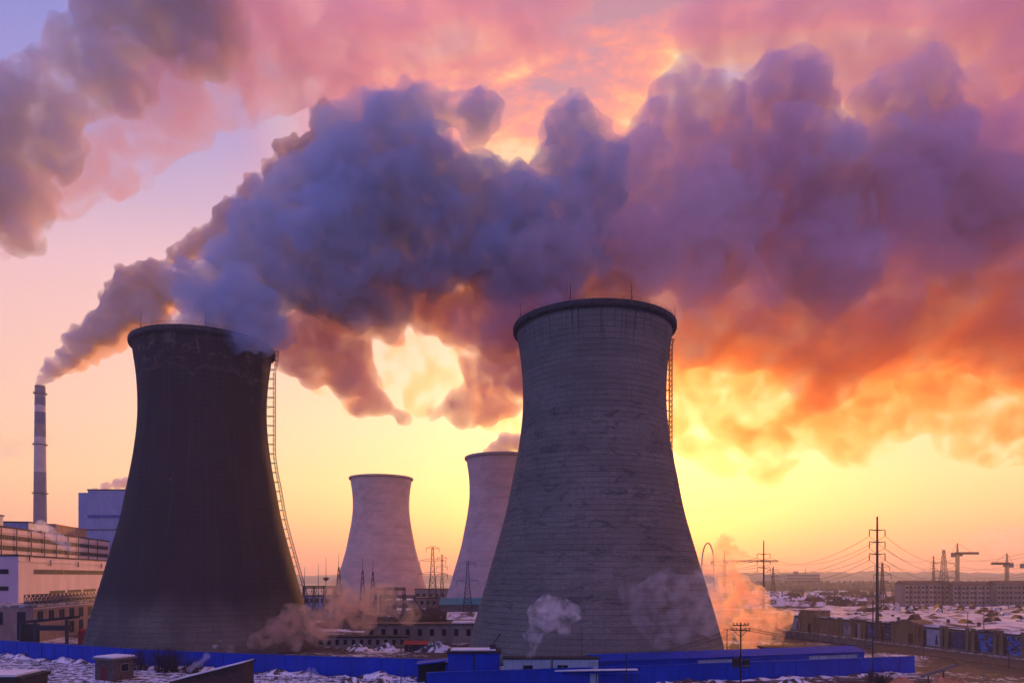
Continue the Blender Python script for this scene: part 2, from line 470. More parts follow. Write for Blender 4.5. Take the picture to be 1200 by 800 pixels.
M_insul = mat('insulator', (.12, .05, .04), .4, .2, 1)

# ------------------------------------------------------------------ ground
w = NW('snowy_field')
n1 = w.noise(w.obj(), .035, 6, .6); n2 = w.noise(w.obj(), .6, 6, .7, .6)
patch = w.rng(w.math('ADD', w.math('MULTIPLY', n1, .7), w.math('MULTIPLY', n2, .5)), .60, .72)
dirt = w.mix(w.rng(n2, .3, .7), (.038, .029, .025), (.085, .062, .050))
w.done(w.mix(patch, dirt, (.78, .80, .84)), .95, n2, .6, .3)
g = MB(); g.add([(-15000,-500,0),(15000,-500,0),(15000,30000,0),(-15000,30000,0)], [(0,1,2,3)])
tag(g.build('snowy_ground', w.m), kind='structure')

def hill(name, label_d, x0, x1, d, hfun, depth, m, seed):
    rng = np.random.default_rng(seed); b = MB(); n = 90; vs = []; fs = []
    for i in range(n+1):
        x = x0 + (x1-x0)*i/n; hh = hfun(i/n) * (1 + .04*rng.normal())
        for dy, k in ((-depth/2, 0), (-depth*.28, .55), (0, 1), (depth*.28, .6), (depth/2, 0)):
            vs.append((x, d+dy, max(hh*k*(1+.06*rng.normal()), -.5) - (.5 if k == 0 else 0)))
    for i in range(n):
        for k in range(4): fs.append((i*5+k, (i+1)*5+k, (i+1)*5+k+1, i*5+k+1))
    b.add(vs, fs)
    return tag(b.build(name, m, smooth=True), kind='structure')
hill('far_hills', '', 700, 2300, 2450, lambda t: 36 + 3*math.sin(t*5) + 1.5*math.sin(t*17+1), 700, M_hill, 3)
hill('far_ridge', '', -1500, 900, 2750, lambda t: 34 + 7*math.sin(t*7+2) + 5*math.sin(t*19), 600, M_hill, 4)

# ------------------------------------------------------------------ cooling towers
PROF = [(39.3,0),(38.1,4.8),(36.2,11.5),(34.2,18.5),(32,26),(28.9,36.6),(26.8,44.2),(24.9,54.7),(23.8,59.5),(22.5,68),(21.85,74),(21.75,79),(22.0,86),(22.5,91),(23.2,95),(23.9,98.5)]
def prof_r(z):
    for (r0, z0), (r1, z1) in zip(PROF, PROF[1:]):
        if z <= z1: return r0 + (r1-r0)*(z-z0)/(z1-z0)
    return PROF[-1][0]
zs = np.linspace(0, 98.5, 70)
rs = np.interp(zs, [p[1] for p in PROF], [p[0] for p in PROF])
rs = np.convolve(np.pad(rs, 3, mode='edge'), np.ones(7)/7, 'valid'); rs[0] = 39.3
def make_tower(label, x, y, m, mrim, ladder_az=None, ladder_z=(0, 100), rods=(), sc=1.0, group='cooling towers of the power station', detail=True, wide=1.0):
    t = thing('cooling_tower', label, 'cooling tower', (x, y, 0), 0, group)
    t.scale = (sc*wide, sc*wide, sc)
    b = MB()
    prof = list(zip(rs, zs)) + [(23.95, 99.2), (23.2, 99.2)] + [(r-.8, z) for r, z in list(zip(rs, zs))[::-4]]
    b.lathe(prof, 128)
    b.build('shell', m, t, True)
    b = MB(); b.lathe([(23.9,98.0),(24.75,98.5),(24.9,98.8),(24.9,99.9),(24.7,100.1),(23.0,100.1),(22.9,99.8),(22.9,98.2)], 128, closed=True)
    b.build('rim', mrim, t)
    if detail:
        b = MB(); n = 56
        for h_ in (.55, 1.05):
            b.tube([(24.3*math.cos(2*math.pi*k/n), 24.3*math.sin(2*math.pi*k/n), 100.1+h_) for k in range(n+1)], .035, 4)
        for k in range(n):
            c_, s_ = 24.3*math.cos(2*math.pi*k/n), 24.3*math.sin(2*math.pi*k/n)
            b.bar((c_, s_, 100.0), (c_, s_, 101.2), .07)
        b.build('railing', M_steel, t)
        for q in rods:
            b = MB(); c_, s_ = 24.5*math.cos(q), 24.5*math.sin(q)
            b.tube([(c_,s_,99.9),(c_,s_,104.8)], .11, 6, r2=.04); b.build('lightning_rod', M_steel, t)
    if ladder_az is not None:
        b = MB(); dx, dy = math.cos(ladder_az), math.sin(ladder_az); tx, ty = -dy, dx
        z = ladder_z[0]; prev = None
        def off(z): return max(24.1, prof_r(z) + (1.2 if wide < 1 else .8))
        while z <= ladder_z[1]:
            ro = off(z)
            pts = [Vector((dx*(ro+e)+tx*s, dy*(ro+e)+ty*s, z)) for s, e in ((-.45,0),(.45,0),(.45,.9),(-.45,.9))]
            if prev:
                for u, v_ in zip(prev, pts): b.bar(u, v_, .16)
                b.bar(prev[1], pts[2], .1); b.bar(prev[3], pts[0], .1); b.bar(prev[0], pts[1], .1)
            for i in range(4): b.bar(pts[i], pts[(i+1) % 4], .12)
            for q in (.33, .66):
                if prev: b.bar(prev[0].lerp(pts[0], q), prev[1].lerp(pts[1], q), .08)
            if int(round((z-ladder_z[0])/1.6)) % 2 == 0:
                rr = prof_r(z) - .3
                for s in (-.45, .45): b.bar((dx*rr+tx*s, dy*rr+ty*s, z), (dx*ro+tx*s, dy*ro+ty*s, z), .14)
                b.bar((dx*rr, dy*rr, z-.8), (dx*ro, dy*ro, z), .12)
            prev = pts; z += 1.6
        b.build('ladder', M_steel, t)
    return t
make_tower('dark brown-black cooling tower with smoke pouring from its top', -102.3, 241, M_tar, M_rim, math.atan2(.395,.919)-.05, (2,101.5), (-1.15,-2.1,-2.9,.2), wide=.905)
make_tower('large grey banded concrete cooling tower standing nearest', 25.2, 223, M_conc, M_rim, math.atan2(-.112,.994)+.25, (2,98), (-1.25,-1.95,-2.75,-.35,1.9))
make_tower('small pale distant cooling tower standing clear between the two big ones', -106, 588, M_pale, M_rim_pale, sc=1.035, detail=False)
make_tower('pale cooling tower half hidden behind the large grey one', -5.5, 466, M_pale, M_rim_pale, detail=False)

# ------------------------------------------------------------------ power station on the left
def hall(name, label, cat, p0, p1, depth, height, m, roof_m=M_darkroof, group=None, mleft=None):
    """p0->p1 is the visible long wall; the body lies to the left of that direction"""
    p0, p1 = Vector(p0), Vector(p1); d_ = p1 - p0; L = d_.length
    t = thing(name, label, cat, (p0.x, p0.y, 0), math.atan2(d_.y, d_.x), group)
    MB().box(0, L, 0, depth, 0, height).build('wall', m, t)
    MB().box(-.3, L+.3, -.3, depth+.3, height+.003, height+.7).build('roof', roof_m, t)
    return t, L
def strip(t, x0, x1, z0, z1, name='window', m=None, y=-.06, bars=0):
    """a window on the long wall (local y = 0 is its face): frame and pane"""
    fr = MB()
    for a, b_, c, e in ((x0-.12, x1+.12, z0-.12, z0), (x0-.12, x1+.12, z1, z1+.12), (x0-.12, x0, z0, z1), (x1, x1+.12, z0, z1)):
        fr.box(a, b_, y-.08, -.002, c, e)
    for k in range(bars):
        xx = x0 + (x1-x0)*(k+1)/(bars+1); fr.box(xx-.05, xx+.05, y-.05, -.004, z0+.002, z1-.002)
    f = fr.build(name, M_frame, t)
    MB().box(x0+.002, x1-.002, y+.03, -.006, z0+.002, z1-.002).build('pane', m or M_glass, f)
    return f
def strip_end(t, y0, y1, z0, z1):
    """a window on the end wall (local x = 0 is its face)"""
    fr = MB()
    for a, b_, c, e in ((y0-.12, y1+.12, z0-.12, z0), (y0-.12, y1+.12, z1, z1+.12), (y0-.12, y0, z0, z1), (y1, y1+.12, z0, z1)):
        fr.box(-.14, -.002, a, b_, c, e)
    f = fr.build('window', M_frame, t)
    MB().box(-.03, -.006, y0+.002, y1-.002, z0+.002, z1-.002).build('pane', M_glass, f)

# tall rear hall with two dark ribbon windows and boxes on its roof
t, L = hall('turbine_hall', 'long white plant hall with two dark ribbon windows, small boxes on its roof', 'industrial hall', (-212,296), (-240,432), 70, 44.5, M_white)
for z0 in (35.2, 39.6):
    for k in range(6):
        a = 2 + k*(L-4)/6; strip(t, a+.25, a+(L-4)/6-.25, z0, z0+1.9, bars=5)
b = MB()
for z0 in (33.6, 37.9, 42.3): b.box(0, L, -.35, -.003, z0, z0+.35)
b.build('ledge', M_white, t)
for (a, b_, dd, hh, mm) in ((2,16,18,4.5,M_bluegrey),(40,62,16,3.6,M_bluegrey),(70,112,14,4.6,M_tan)):
    o = MB().box(a, b_, 3, 3+dd, 45.203, 45.2+hh).build('roof_house', mm, t)
    MB().box(a-.4, b_+.4, 2.6, 3.4+dd, 45.206+hh, 45.2+hh+.5).build('cap', M_red if mm is M_tan else M_darkroof, o)
for k in range(9):
    a = 6 + k*14; MB().tube([(a,-.6,20),(a,-.6,44.6)], .22, 6).build('downpipe', M_steel, t)
# lower front hall
t, L = hall('factory_hall', 'white block with blue-lit end wall in front of the long plant hall', 'industrial hall', (-196,288), (-226,428), 46, 32, M_white)
for k in range(8):
    a = 14 + k*15.5; strip(t, a, a+15.2, 25.0, 26.9, bars=5)
for k in range(5):
    a = 30 + k*20; strip(t, a, a+17, 16.6, 17.6, bars=4)
b = MB(); b.box(0, L, -.4, -.003, 29.9, 30.3); b.build('ledge', M_white, t)
strip_end(t, 3.5, 16, 25.0, 26.8); strip_end(t, 3.5, 16, 18.4, 20.0); strip_end(t, 18.5, 30, 25.0, 26.8); strip_end(t, 18.5, 30, 18.4, 20.0)
for x_, z_ in ((9,30.2),(30,28.6),(62,28.4),(95,28.3)): MB().tube([(x_,-.5,z_),(x_,-.5,z_+2.6)], .25, 6).build('vent_pipe', M_steel, t)
# low annex with tall windows
t, L = hall('annex_building', 'low tan annex with two rows of dark windows in front of the white block', 'building', (-173.6,263), (-184,328), 40, 12.8, M_tan, M_kerb)
for k in range(7):
    a = 3 + k*8.8
    strip(t, a, a+4.2, 7.4, 11.2, bars=1)
    if k > 2: strip(t, a, a+4.2, 1.4, 6.0, bars=1)
for y0 in (2.5, 10): strip_end(t, y0, y0+2.8, 6.6 if y0 > 5 else 1.2, 11.2)
strip_end(t, 17, 19.8, 6.6, 11.2)
b = MB(); b.box(.002, L, -.25, -.003, 12.0, 12.5); b.build('ledge', M_white, t)
# blue-grey boiler house
t = thing('boiler_house', 'tall blue-grey clad box of a boiler house rising behind the plant hall', 'industrial building', (-281, 470, 0), 0)
MB().box(0, 7, 0, 36, 0, 78.2).build('stair_tower', M_bluegrey, t)
MB().box(7.05, 60, -1.5, 40, 0, 79.6).build('wall', M_bluegrey, t)
MB().box(7.0, 60.1, -1.9, -1.503, 61.8, 63.6).build('blue_band', M_blueband, t)
MB().box(6.8, 60.4, -1.9, 40.4, 79.603, 80.3).build('roof', M_darkroof, t)
t = thing('coal_bunker', 'lower blue clad block beside the boiler house', 'industrial building', (-262, 440, 0), 0)
MB().box(0, 40, 0, 25, 0, 52).build('wall', M_bluegrey, t); MB().box(-.3, 40.3, -.3, 25.3, 52.003, 52.6).build('roof', M_darkroof, t)
# lattice pipe bridge along the annex roof
t = thing('pipe_bridge', 'dark lattice truss bridge carrying pipes above the annex roof', 'pipe bridge', (-173.2, 265, 0), math.atan2(65,-10.4))
def truss(b, x0, x1, y, z0, z1, n, w=.28):
    for zz_ in (z0, z1): b.bar((x0,y,zz_), (x1,y,zz_), w)
    for k in range(n):
        a, c = x0+(x1-x0)*k/n, x0+(x1-x0)*(k+1)/n
        b.bar((a,y,z0), (c,y,z1), w*.7); b.bar((a,y,z1), (c,y,z0), w*.7); b.bar((a,y,z0), (a,y,z1), w*.7)
for y_ in (2.0, 4.6):
    b = MB(); truss(b, 0, 62, y_, 14.0, 17.2, 18); b.build('truss', M_steel, t)
for y_ in (2.8, 3.8):
    b = MB(); b.tube([(0,y_,14.5),(62,y_,14.5)], .42, 8); b.build('pipe', M_cement, t)
b = MB()
for a in range(4, 62, 12):
    for y_ in (2.0, 4.6): b.bar((a,y_,12.8), (a,y_,14.0), .3)
b.build('legs', M_steel, t)
# dark portal canopy in front of the annex
t = thing('loading_canopy', 'dark steel loading canopy with sloping roof beam before the annex', 'canopy', (-170, 252, 0), 0)
b = MB(); b.prism([(-2,8.4),(17,10.2),(17,9.3),(-2,7.4)], 0, 5); b.build('roof', M_darkroof, t)
b = MB(); b.box(4.5, 14, .2, 4.8, 5.2, 6.8); b.build('walkway', M_steel, t)
for x_, z1 in ((-1.5, 7.5), (3.5, 7.9), (14.5, 9.0)):
    b = MB(); b.box(x_, x_+.8, .3, 1.1, 0, z1); b.build('post', M_steel, t)
b = MB(); b.box(-1.5, 3, 1.4, 4.5, 0, 7.2); b.build('side_panel', M_darkroof, t)
# red and dark drums of plant gear by the annex
t = thing('pump_unit', 'dark red pump unit with pipes beside the loading canopy', 'machinery', (-151.5, 256, 0), .2)
b = MB(); b.lathe([(1.4,0),(1.5,.3),(1.5,4.6),(1.1,5.4),(.3,5.8)], 16); b.build('vessel', M_red, t)
b = MB(); b.tube([(1.2,0,4.2),(4,0,4.6),(5.5,0,8.5)], .3, 6); b.build('pipe', M_steel, t)

# ------------------------------------------------------------------ chimney
t = thing('tall_chimney', 'tall slender chimney with dark and pale painted bands, smoke at its mouth', 'chimney', (-455.4, 700, 0))
def zc_(py): return EYE + (HOR-py)/F*700
def rc(z): return 6.4 - (6.4-4.4)*z/208
for (ya, yb, mm) in ((452,466,M_chimney_grey),(466,475,M_chimney_blue),(475,483,M_chimney_pale),(483,497,M_chimney_blue),(497,512,M_chimney_grey),(512,553,M_chimney_pale),(553,704,M_chimney_grey)):
    z1, z0 = zc_(ya), max(zc_(yb), 0)
    MB().lathe([(rc(z0), z0+.002),(rc(z1), z1)], 32).build('shaft_band', mm, t, False)
for py in (461, 521, 578):
    z = zc_(py); b = MB(); b.lathe([(rc(z)+.05,z-.6),(rc(z)+1.5,z-.3),(rc(z)+1.5,z+.1),(rc(z)+.05,z+.1)], 24, closed=True)
    for k in range(16):
        q = 2*math.pi*k/16; r_ = rc(z)+1.4
        b.bar((r_*math.cos(q), r_*math.sin(q), z), (r_*math.cos(q), r_*math.sin(q), z+1.3), .12)
    b.tube([((rc(z)+1.4)*math.cos(2*math.pi*k/24), (rc(z)+1.4)*math.sin(2*math.pi*k/24), z+1.3) for k in range(25)], .08, 4)
    b.build('platform', M_steel, t)

# ------------------------------------------------------------------ blue barriers and sheds
def wall_between(name, label, cat, P, hgt, m, coping=M_blue_dk, thick=.35, group=None, snow=0):
    """a sheet-metal wall through the ground points P: one panel per stretch, posts behind, a coping on top"""
    t = thing(name, label, cat, (0,0,0), 0, group)
    for i, (a, b_) in enumerate(zip(P, P[1:])):
        a, b_ = Vector(a), Vector(b_); d_ = b_-a; L = d_.length; an = math.atan2(d_.y, d_.x)
        k = MB().box(0, L-.02, 0, thick, 0, hgt)
        for s in np.arange(1.5, L-1, 6.0): k.box(s, s+.25, -.14, .1, 0, hgt-.003, 1)
        o = k.build('panel', [m, M_blue_dk if m is M_blue else m], t); o.location = (a.x, a.y, 0); o.rotation_euler = (0,0,an)
        q = MB().box(0, L-.02, -.16, thick+.12, hgt+.003, hgt+.28).build('coping', coping, t); q.location = (a.x, a.y, 0); q.rotation_euler = (0,0,an)
    return t
def G(px, d): return ((px-600)/F*d, d)
wall_between('blue_fence', 'long bright blue sheet-metal fence running past the dark tower\'s foot', 'fence', [G(-40,226), G(60,208), G(160,192), G(255,183), G(350,176.5), G(440,172), G(520,168)], 4.5, M_blue)
wall_between('blue_fence', 'low blue sheet-metal fence along the bottom below the grey tower', 'fence', [G(500,150), G(620,155), G(760,162), G(900,170), G(1072,181)], 3.9, M_blue)
# long blue shed behind the second fence
pa, pb = Vector((*G(702,166),)), Vector((*G(1013,188),))
d_ = pb-pa
t = thing('blue_shed', 'long low blue shed before the grey tower with pale strip windows', 'shed', (pa.x, pa.y, 0), math.atan2(d_.y, d_.x))
L = d_.length
MB().box(0, L, 0, 9, 0, 4.6).build('wall', M_blue, t)
b = MB(); b.prism([(0,4.62),(0,5.0),(4.5,5.9),(9.6,4.62)], 0, 1)
b = MB(); b.add([(-.4,-.5,4.61),(L+.4,-.5,4.61),(L+.4,4.5,5.75),(-.4,4.5,5.75),(L+.4,9.5,4.61),(-.4,9.5,4.61)], [(0,1,2,3),(3,2,4,5),(0,3,5),(1,4,2),(0,5,4,1)])
b.build('roof', M_blue_dk, t)
def px_on(pa, d_, L, px):   # distance along a wall where a view line at photo column px meets it
    k = (px-600)/F; u = d_/L
    return (k*pa.y - pa.x)/(u.x - k*u.y)
for a, b_ in ((818,870),(948,1004)):
    s0, s1 = px_on(pa, d_, L, a), px_on(pa, d_, L, b_)
    strip(t, s0, s1, 2.5, 3.9, m=M_panel, bars=4)
# blue hut
t = thing('blue_hut', 'boxy bright blue hut with flat cluttered roof between fence and pale cabins', 'hut', (-14.1, 160, 0), .03)
MB().box(0, 11.4, 0, 7, 0, 7.0).build('wall', M_blue, t)
MB().box(-.35, 11.75, -.35, 7.3, 7.003, 7.5).build('roof', M_darkroof, t)
MB().box(5.5, 5.9, -.12, -.003, 0, 6.99).build('post', M_steel, t)
b = MB(); b.box(.5, 10.5, 1, 6, 7.503, 7.75); b.build('snow_cover', M_snow, t)
b = MB(); b.box(9.2, 10.6, 2, 3.4, 7.76, 8.8); b.build('vent_box', M_steel, t)
b = MB(); b.bar((9.9,2.6,8.8), (11.6,2.2,11.2), .22); b.build('angled_pipe', M_steel, t)
t = thing('lean_to', 'small open blue lean-to with dark inside beside the blue hut', 'shed', (-21.2, 160.5, 0), .03)
MB().prism([(0,4.4),(0,4.7),(7,5.5),(7,5.2)], -.4, 5).build('roof', M_blue_dk, t)
for x_ in (.1, 6.5): MB().box(x_, x_+.3, 0, .3, 0, 4.4).build('post', M_blue, t)
MB().box(0, 7, 4.6, 4.9, 0, 4.5).build('back_wall', M_darkroof, t)
for (px0, px1, lab) in ((590,645,'pale site cabin with dark panel for its open doorway beside the blue hut'),(648,701,'long pale blue-grey site cabin with snow along its front ledge')):
    d = 158.5; x0, x1 = (px0-600)/F*d, (px1-600)/F*d
    t = thing('site_cabin', lab, 'cabin', (x0, d, 0), 0, 'pale site cabins')
    Wd = x1-x0
    MB().box(0, Wd, 0, 4, 0, 5.9).build('wall', M_panel, t)
    MB().box(-.2, Wd+.2, -.2, 4.2, 5.903, 6.2).build('roof', M_darkroof, t)
    b = MB()
    for k in range(1, 5): b.box(Wd*k/5-.04, Wd*k/5+.04, -.05, -.003, 0, 5.89)
    b.build('seam_strip', M_frame, t)
    if px0 == 590: MB().box(Wd*.42, Wd*.62, -.08, -.004, 0, 4.6).build('doorway', M_glass, t)  # dark panel in place of the shade inside the doorway
    else: strip(t, 1.0, 3.2, 2.6, 4.6, bars=1)
b = MB(); b.add([(0,0,3.0),(19,-1.2,3.0),(19,1.3,3.55),(0,2.4,3.55),(0,2.4,3.0),(19,1.3,3.0)], [(0,1,2,3),(3,2,5,4),(0,3,4),(1,5,2),(0,4,5,1)])
t = thing('snowy_awning', 'low blue awning edged with snow in front of the pale cabin', 'awning', (9.0, 156.5, 0), .1)
b.build('roof', M_blue_dk, t); b = MB(); b.box(.2, 18.5, -.3, 1.0, 3.56, 3.8); b.build('snow_strip', M_snow, t)
for x_ in (.5, 9.5, 18.3): MB().box(x_, x_+.2, .9, 1.1, 0, 3.0).build('post', M_steel, t)

def drift(label, P, seed, off=1.0, h_=.9):
    rg = np.random.default_rng(seed); vs = []; fs = []; n = 0
    pts = []
    for a, b_ in zip(P, P[1:]):
        a, b_ = Vector(a), Vector(b_); k = max(2, int((b_-a).length/1.2)); pts += [a.lerp(b_, i/k) for i in range(k)]
    for i, p in enumerate(pts):
        hh = max(.05, h_*(.5+.35*math.sin(i*.31+seed)+.25*math.sin(i*.83)+.15*rg.normal())); ww = 1.6+1.2*hh
        for dy, z in ((.1,-.05),(0,hh),(-.35*ww,hh*.7),(-.7*ww,hh*.25),(-ww,-.05)): vs.append((p.x, p.y-.45+dy+rg.normal()*.03, z))
    m_ = len(pts)
    for i in range(m_-1):
        for q in range(4): fs.append((i*5+q, i*5+q+1, (i+1)*5+q+1, (i+1)*5+q))
    o = MB().add(vs, fs).build('snow_drift', M_snowdirt, smooth=True)
    return tag(o, label, 'snow drift')
drift('lumpy snow drift along the foot of the long blue fence', [G(-40,226), G(60,208), G(160,192), G(255,183), G(350,176.5), G(440,172), G(520,168)], 1, h_=1.5)
drift('lumpy snow drift along the foot of the second blue fence', [G(700,159), G(760,162), G(900,170), G(1072,181)], 2, h_=.7)
# ------------------------------------------------------------------ foreground, bottom edge
t = thing('brick_hut', 'small weathered brick hut with snowy roof and dull red door before the blue fence', 'hut', (-92.8, 169, 0), -.42)
MB().box(-3.1, 3.1, -2.4, 2.8, 0, 4.9).build('wall', M_brick, t)
MB().box(-3.6, 3.6, -2.9, 3.3, 4.903, 5.3).build('roof', M_cement, t)
b = MB(); b.box(-3.3, 3.3, -2.6, 3.0, 5.303, 5.6); b.build('snow_cover', M_snow, t)
f = MB().box(-.9, .7, -2.52, -2.403, 0, 3.2).build('door', M_reddoor, t)
fr = MB().box(3.103, 3.2, -.6, 1.5, 2.0, 3.9).build('window', M_frame, t); MB().box(3.203, 3.22, -.45, 1.35, 2.15, 3.75).build('pane', M_glass, fr)
t = thing('sloping_shed', 'brown timber shed with steep single-pitch roof edged with snow', 'shed', (-70.5, 151, 0), 0)
MB().prism([(0,0),(14.6,0),(14.6,5.6),(0,1.9)], 0, 6).build('wall', M_wood, t)
MB().prism([(-.6,1.75),(15.1,5.75),(15.1,6.15),(-.6,2.15)], -.5, 6.5).build('roof', M_darkroof, t)
MB().prism([(-.4,2.21),(14.6,6.03),(14.6,6.25),(-.4,2.5)], .1, 6).build('snow_cover', M_snow, t)
t = thing('felt_roofed_shed', 'dark low shed with a snow-covered flat roof in the bottom corner', 'shed', (-98, 128, 0), .05)
MB().box(0, 11, 0, 8, 0, 5.6).build('wall', M_wood, t); MB().box(-.4, 11.4, -.4, 8.4, 5.603, 6.2).build('roof', M_darkroof, t)
MB().box(-.2, 9.8, .3, 8.1, 6.203, 6.55).build('snow_cover', M_snow, t)

def mound(name, label, cat, px, d, w_, h_, m, seed, group=None, dep=None):
    rng = np.random.default_rng(seed); n, mr_ = 26, 9; vs = [(0,0,h_)]; fs = []
    ph = rng.uniform(0, 6.28, 6)
    for j in range(1, mr_+1):
        q = j/mr_
        for k in range(n):
            a = 2*math.pi*k/n; rad = (w_/2)*q*(1+.14*math.sin(2*a+ph[0])+.09*math.sin(5*a+ph[1]))
            z = h_*(math.cos(q*math.pi)*.5+.5)*(1+.2*math.sin(3*a+q*4+ph[2])) + rng.normal()*.045*h_*(1 if q < .95 else 0)
            vs.append((rad*math.cos(a), rad*math.sin(a)*(dep or .6), z if j < mr_ else -.05))
    for k in range(n): fs.append((0, 1+k, 1+(k+1) % n))
    for j in range(mr_-1):
        for k in range(n): fs.append((1+j*n+k, 1+(j+1)*n+k, 1+(j+1)*n+(k+1) % n, 1+j*n+(k+1) % n))
    o = MB().add(vs, fs).build(name, m, smooth=False)
    x_, y_ = G(px, d); o.location = (x_, y_, 0)
    return tag(o, label, cat, group)
for i, (px, d, w_, h_, lab) in enumerate(((412,160,7,1.7,'snow-topped rubble heap below the blue fence, nearest the sloping shed'),(448,156,8,1.8,'snow-topped rubble heap in the middle below the blue fence'),(484,153,7,1.5,'snow-topped rubble heap beside the thin post by the fence'),
        (720,146,12,1.9,'snowy rubble heap below the second blue fence, nearest the cabins'),(780,150,14,2.0,'wide snowy rubble heap below the second blue fence'),(838,154,11,1.8,'snowy rubble heap beside the utility pole foot'),
        (930,158,12,1.6,'snowy rubble heap under the end of the second blue fence'))):
    mound('rubble_heap', lab, 'rubble heap', px, d, w_, h_, M_snowdirt, 20+i, 'snowy rubble heaps along the bottom')
M_orange = mat('sun_tinted_sand', (.55, .26, .13), .95, .3, .8, bump=.5)  # the orange of the low sun is mixed into the sand colour
for i, (px, d, w_, h_, lab) in enumerate(((1058,157,10.4,2.0999999999999996,'small orange-brown sand heap below the blue fence end'),(1104,155,11.700000000000001,2.25,'rounded orange-brown sand heap under the slanting beam'),(1126,156,9.1,1.7999999999999998,'lower orange-brown sand heap beside the rounded one'))):
    mound('sand_heap', lab, 'sand heap', px, d, w_, h_, M_orange, 40+i, 'orange-brown sand heaps')
t = thing('conveyor_beam', 'slanting pale conveyor beam rising above the orange sand heaps', 'conveyor', (*G(1080,160), 0), .05)
MB().bar((0,0,2.0), (8.2,0,4.6), .6).build('boom', M_cement, t); MB().box(7.7, 9.2, -.5, .5, 4.3, 5.2).build('head', M_yellow, t)
for a, z in ((1.5,2.5),(5,3.6)): MB().bar((a,0,0), (a,0,z), .25).build('support', M_steel, t)

# snow-covered slope between the bottom edge and the long fence
fp = [G(-40,226), G(60,208), G(160,192), G(255,183), G(350,176.5), G(440,172), G(500,169)]
slope = MB(); n_ = len(fp); m_ = 6; vs = []; fs = []; rs_ = np.random.default_rng(12)
for i, (x_, y_) in enumerate(fp):
    for j in range(m_+1):
        q = j/m_; vs.append((x_*(1-.12*q), y_-2.2-(y_-112)*q, .03+.12*rs_.uniform()*(0 < j < m_)))
for i in range(n_-1):
    for j in range(m_): k = i*(m_+1)+j; fs.append((k, k+1, k+m_+2, k+m_+1))
tag(slope.add(vs, fs).build('snowy_slope', snowy('snow_with_dead_grass', (.045,.034,.03), (.70,.79,.93), lo=.43, hi=.56, scale=.55)), kind='structure')
# bare shrubs
def shrub(name, label, cat, px, d, w_, h_, seed, n=60, group=None, m=None):
    rng = np.random.default_rng(seed); x_, y_ = G(px, d)
    b = MB()
    for k in range(n):
        a, rr = rng.uniform(0, 6.28), w_/2*math.sqrt(rng.uniform(0, .4))
        p = Vector((rr*math.cos(a), rr*math.sin(a)*.7, 0)); dv = Vector((rng.normal()*.35, rng.normal()*.35, 1)).normalized(); ln = h_*rng.uniform(.55, 1)
        q = p+dv*ln*.5; e = q+(dv+Vector((rng.normal()*.3, rng.normal()*.3, 0))).normalized()*ln*.5
        b.tube([p, q, e], .07, 4, r2=.02, cap=False)
        for s in range(4):
            st = p.lerp(e, rng.uniform(.35, .95)); en = st+Vector((rng.normal()*.5, rng.normal()*.4, rng.uniform(.2, .8)))*h_*.22
            b.tube([st, en], .035, 3, r2=.012, cap=False)
    o = b.build(name, m or M_twig); o.location = (x_, y_, 0)
    return tag(o, label, cat, group)
shrub('bare_shrub', 'big dark leafless shrub before the blue fence at the dark tower', 'shrub', 196, 182, 9.5, 7.4, 1, 110, 'leafless shrubs by the blue fence')
shrub('bare_shrub', 'smaller dark leafless shrub close behind the brick hut', 'shrub', 164, 186, 6, 6.2, 2, 70, 'leafless shrubs by the blue fence')
shrub('bare_shrub', 'low leafless shrub at the foot of the blue fence beside the big one', 'shrub', 226, 180, 6, 4.2, 3, 60, 'leafless shrubs by the blue fence')
shrub('bare_shrub', 'leafless scrub before the shed, beyond the utility pole', 'shrub', 1030, 160, 7, 4.0, 4, 70, 'leafless shrubs by the blue fence')
# dry grass tufts on the snowy slope in front of the blue fence
rng = np.random.default_rng(5); b = MB()
for k in range(2600):
    px = rng.uniform(-30, 620); d = rng.uniform(150, 215)
    x_, y_ = G(px, d)
    if y_ > 170 + (520-px)*.09 - 2: continue
    if math.sin(x_*.35+y_*.2)+math.sin(y_*.5-x_*.1)+rng.normal()*.6 < .3: continue
    for s in range(5):
        ox, oy = rng.normal()*.3, rng.normal()*.3
        h_ = rng.uniform(.35, 1.0); lx, ly = rng.normal()*.22, rng.normal()*.22
        b.add([(x_+ox-.05,y_+oy,0),(x_+ox+.05,y_+oy,0),(x_+ox+lx,y_+oy+ly,h_)], [(0,1,2)])
tag(b.build('dry_grass', mat('dry_grass_blades', (.07,.05,.03), .95, .4, .3)), 'dark dry grass sticking out of the snow before the blue fence', 'grass', kind='stuff')

# ------------------------------------------------------------------ buildings between the towers
def block(name, label, cat, px0, px1, d, height, depth, m, roof_m, rows, cols, win=(1.3,1.6), zrow=None, group=None, pitched=0, rz=0):
    x0, x1 = (px0-600)/F*d, (px1-600)/F*d; Wd = x1-x0
    t = thing(name, label, cat, (x0, d, 0), rz, group)
    MB().box(0, Wd, 0, depth, 0, height).build('wall', m, t)
    if pitched:
        b = MB(); b.add([(-.5,-.6,height+.003),(Wd+.5,-.6,height+.003),(Wd+.5,depth/2,height+pitched),(-.5,depth/2,height+pitched),(Wd+.5,depth+.6,height+.003),(-.5,depth+.6,height+.003)], [(0,1,2,3),(3,2,4,5),(0,3,5),(1,4,2),(0,5,4,1)])
        b.build('roof', roof_m, t)
    else: MB().box(-.4, Wd+.4, -.4, depth+.4, height+.003, height+.5).build('roof', roof_m, t)
    for r in range(rows):
        z0 = zrow[r] if zrow else height*(r+.35)/rows
        for c in range(cols):
            xc = Wd*(c+.5)/cols; strip(t, xc-win[0]/2, xc+win[0]/2, z0, z0+win[1])
    return t, Wd
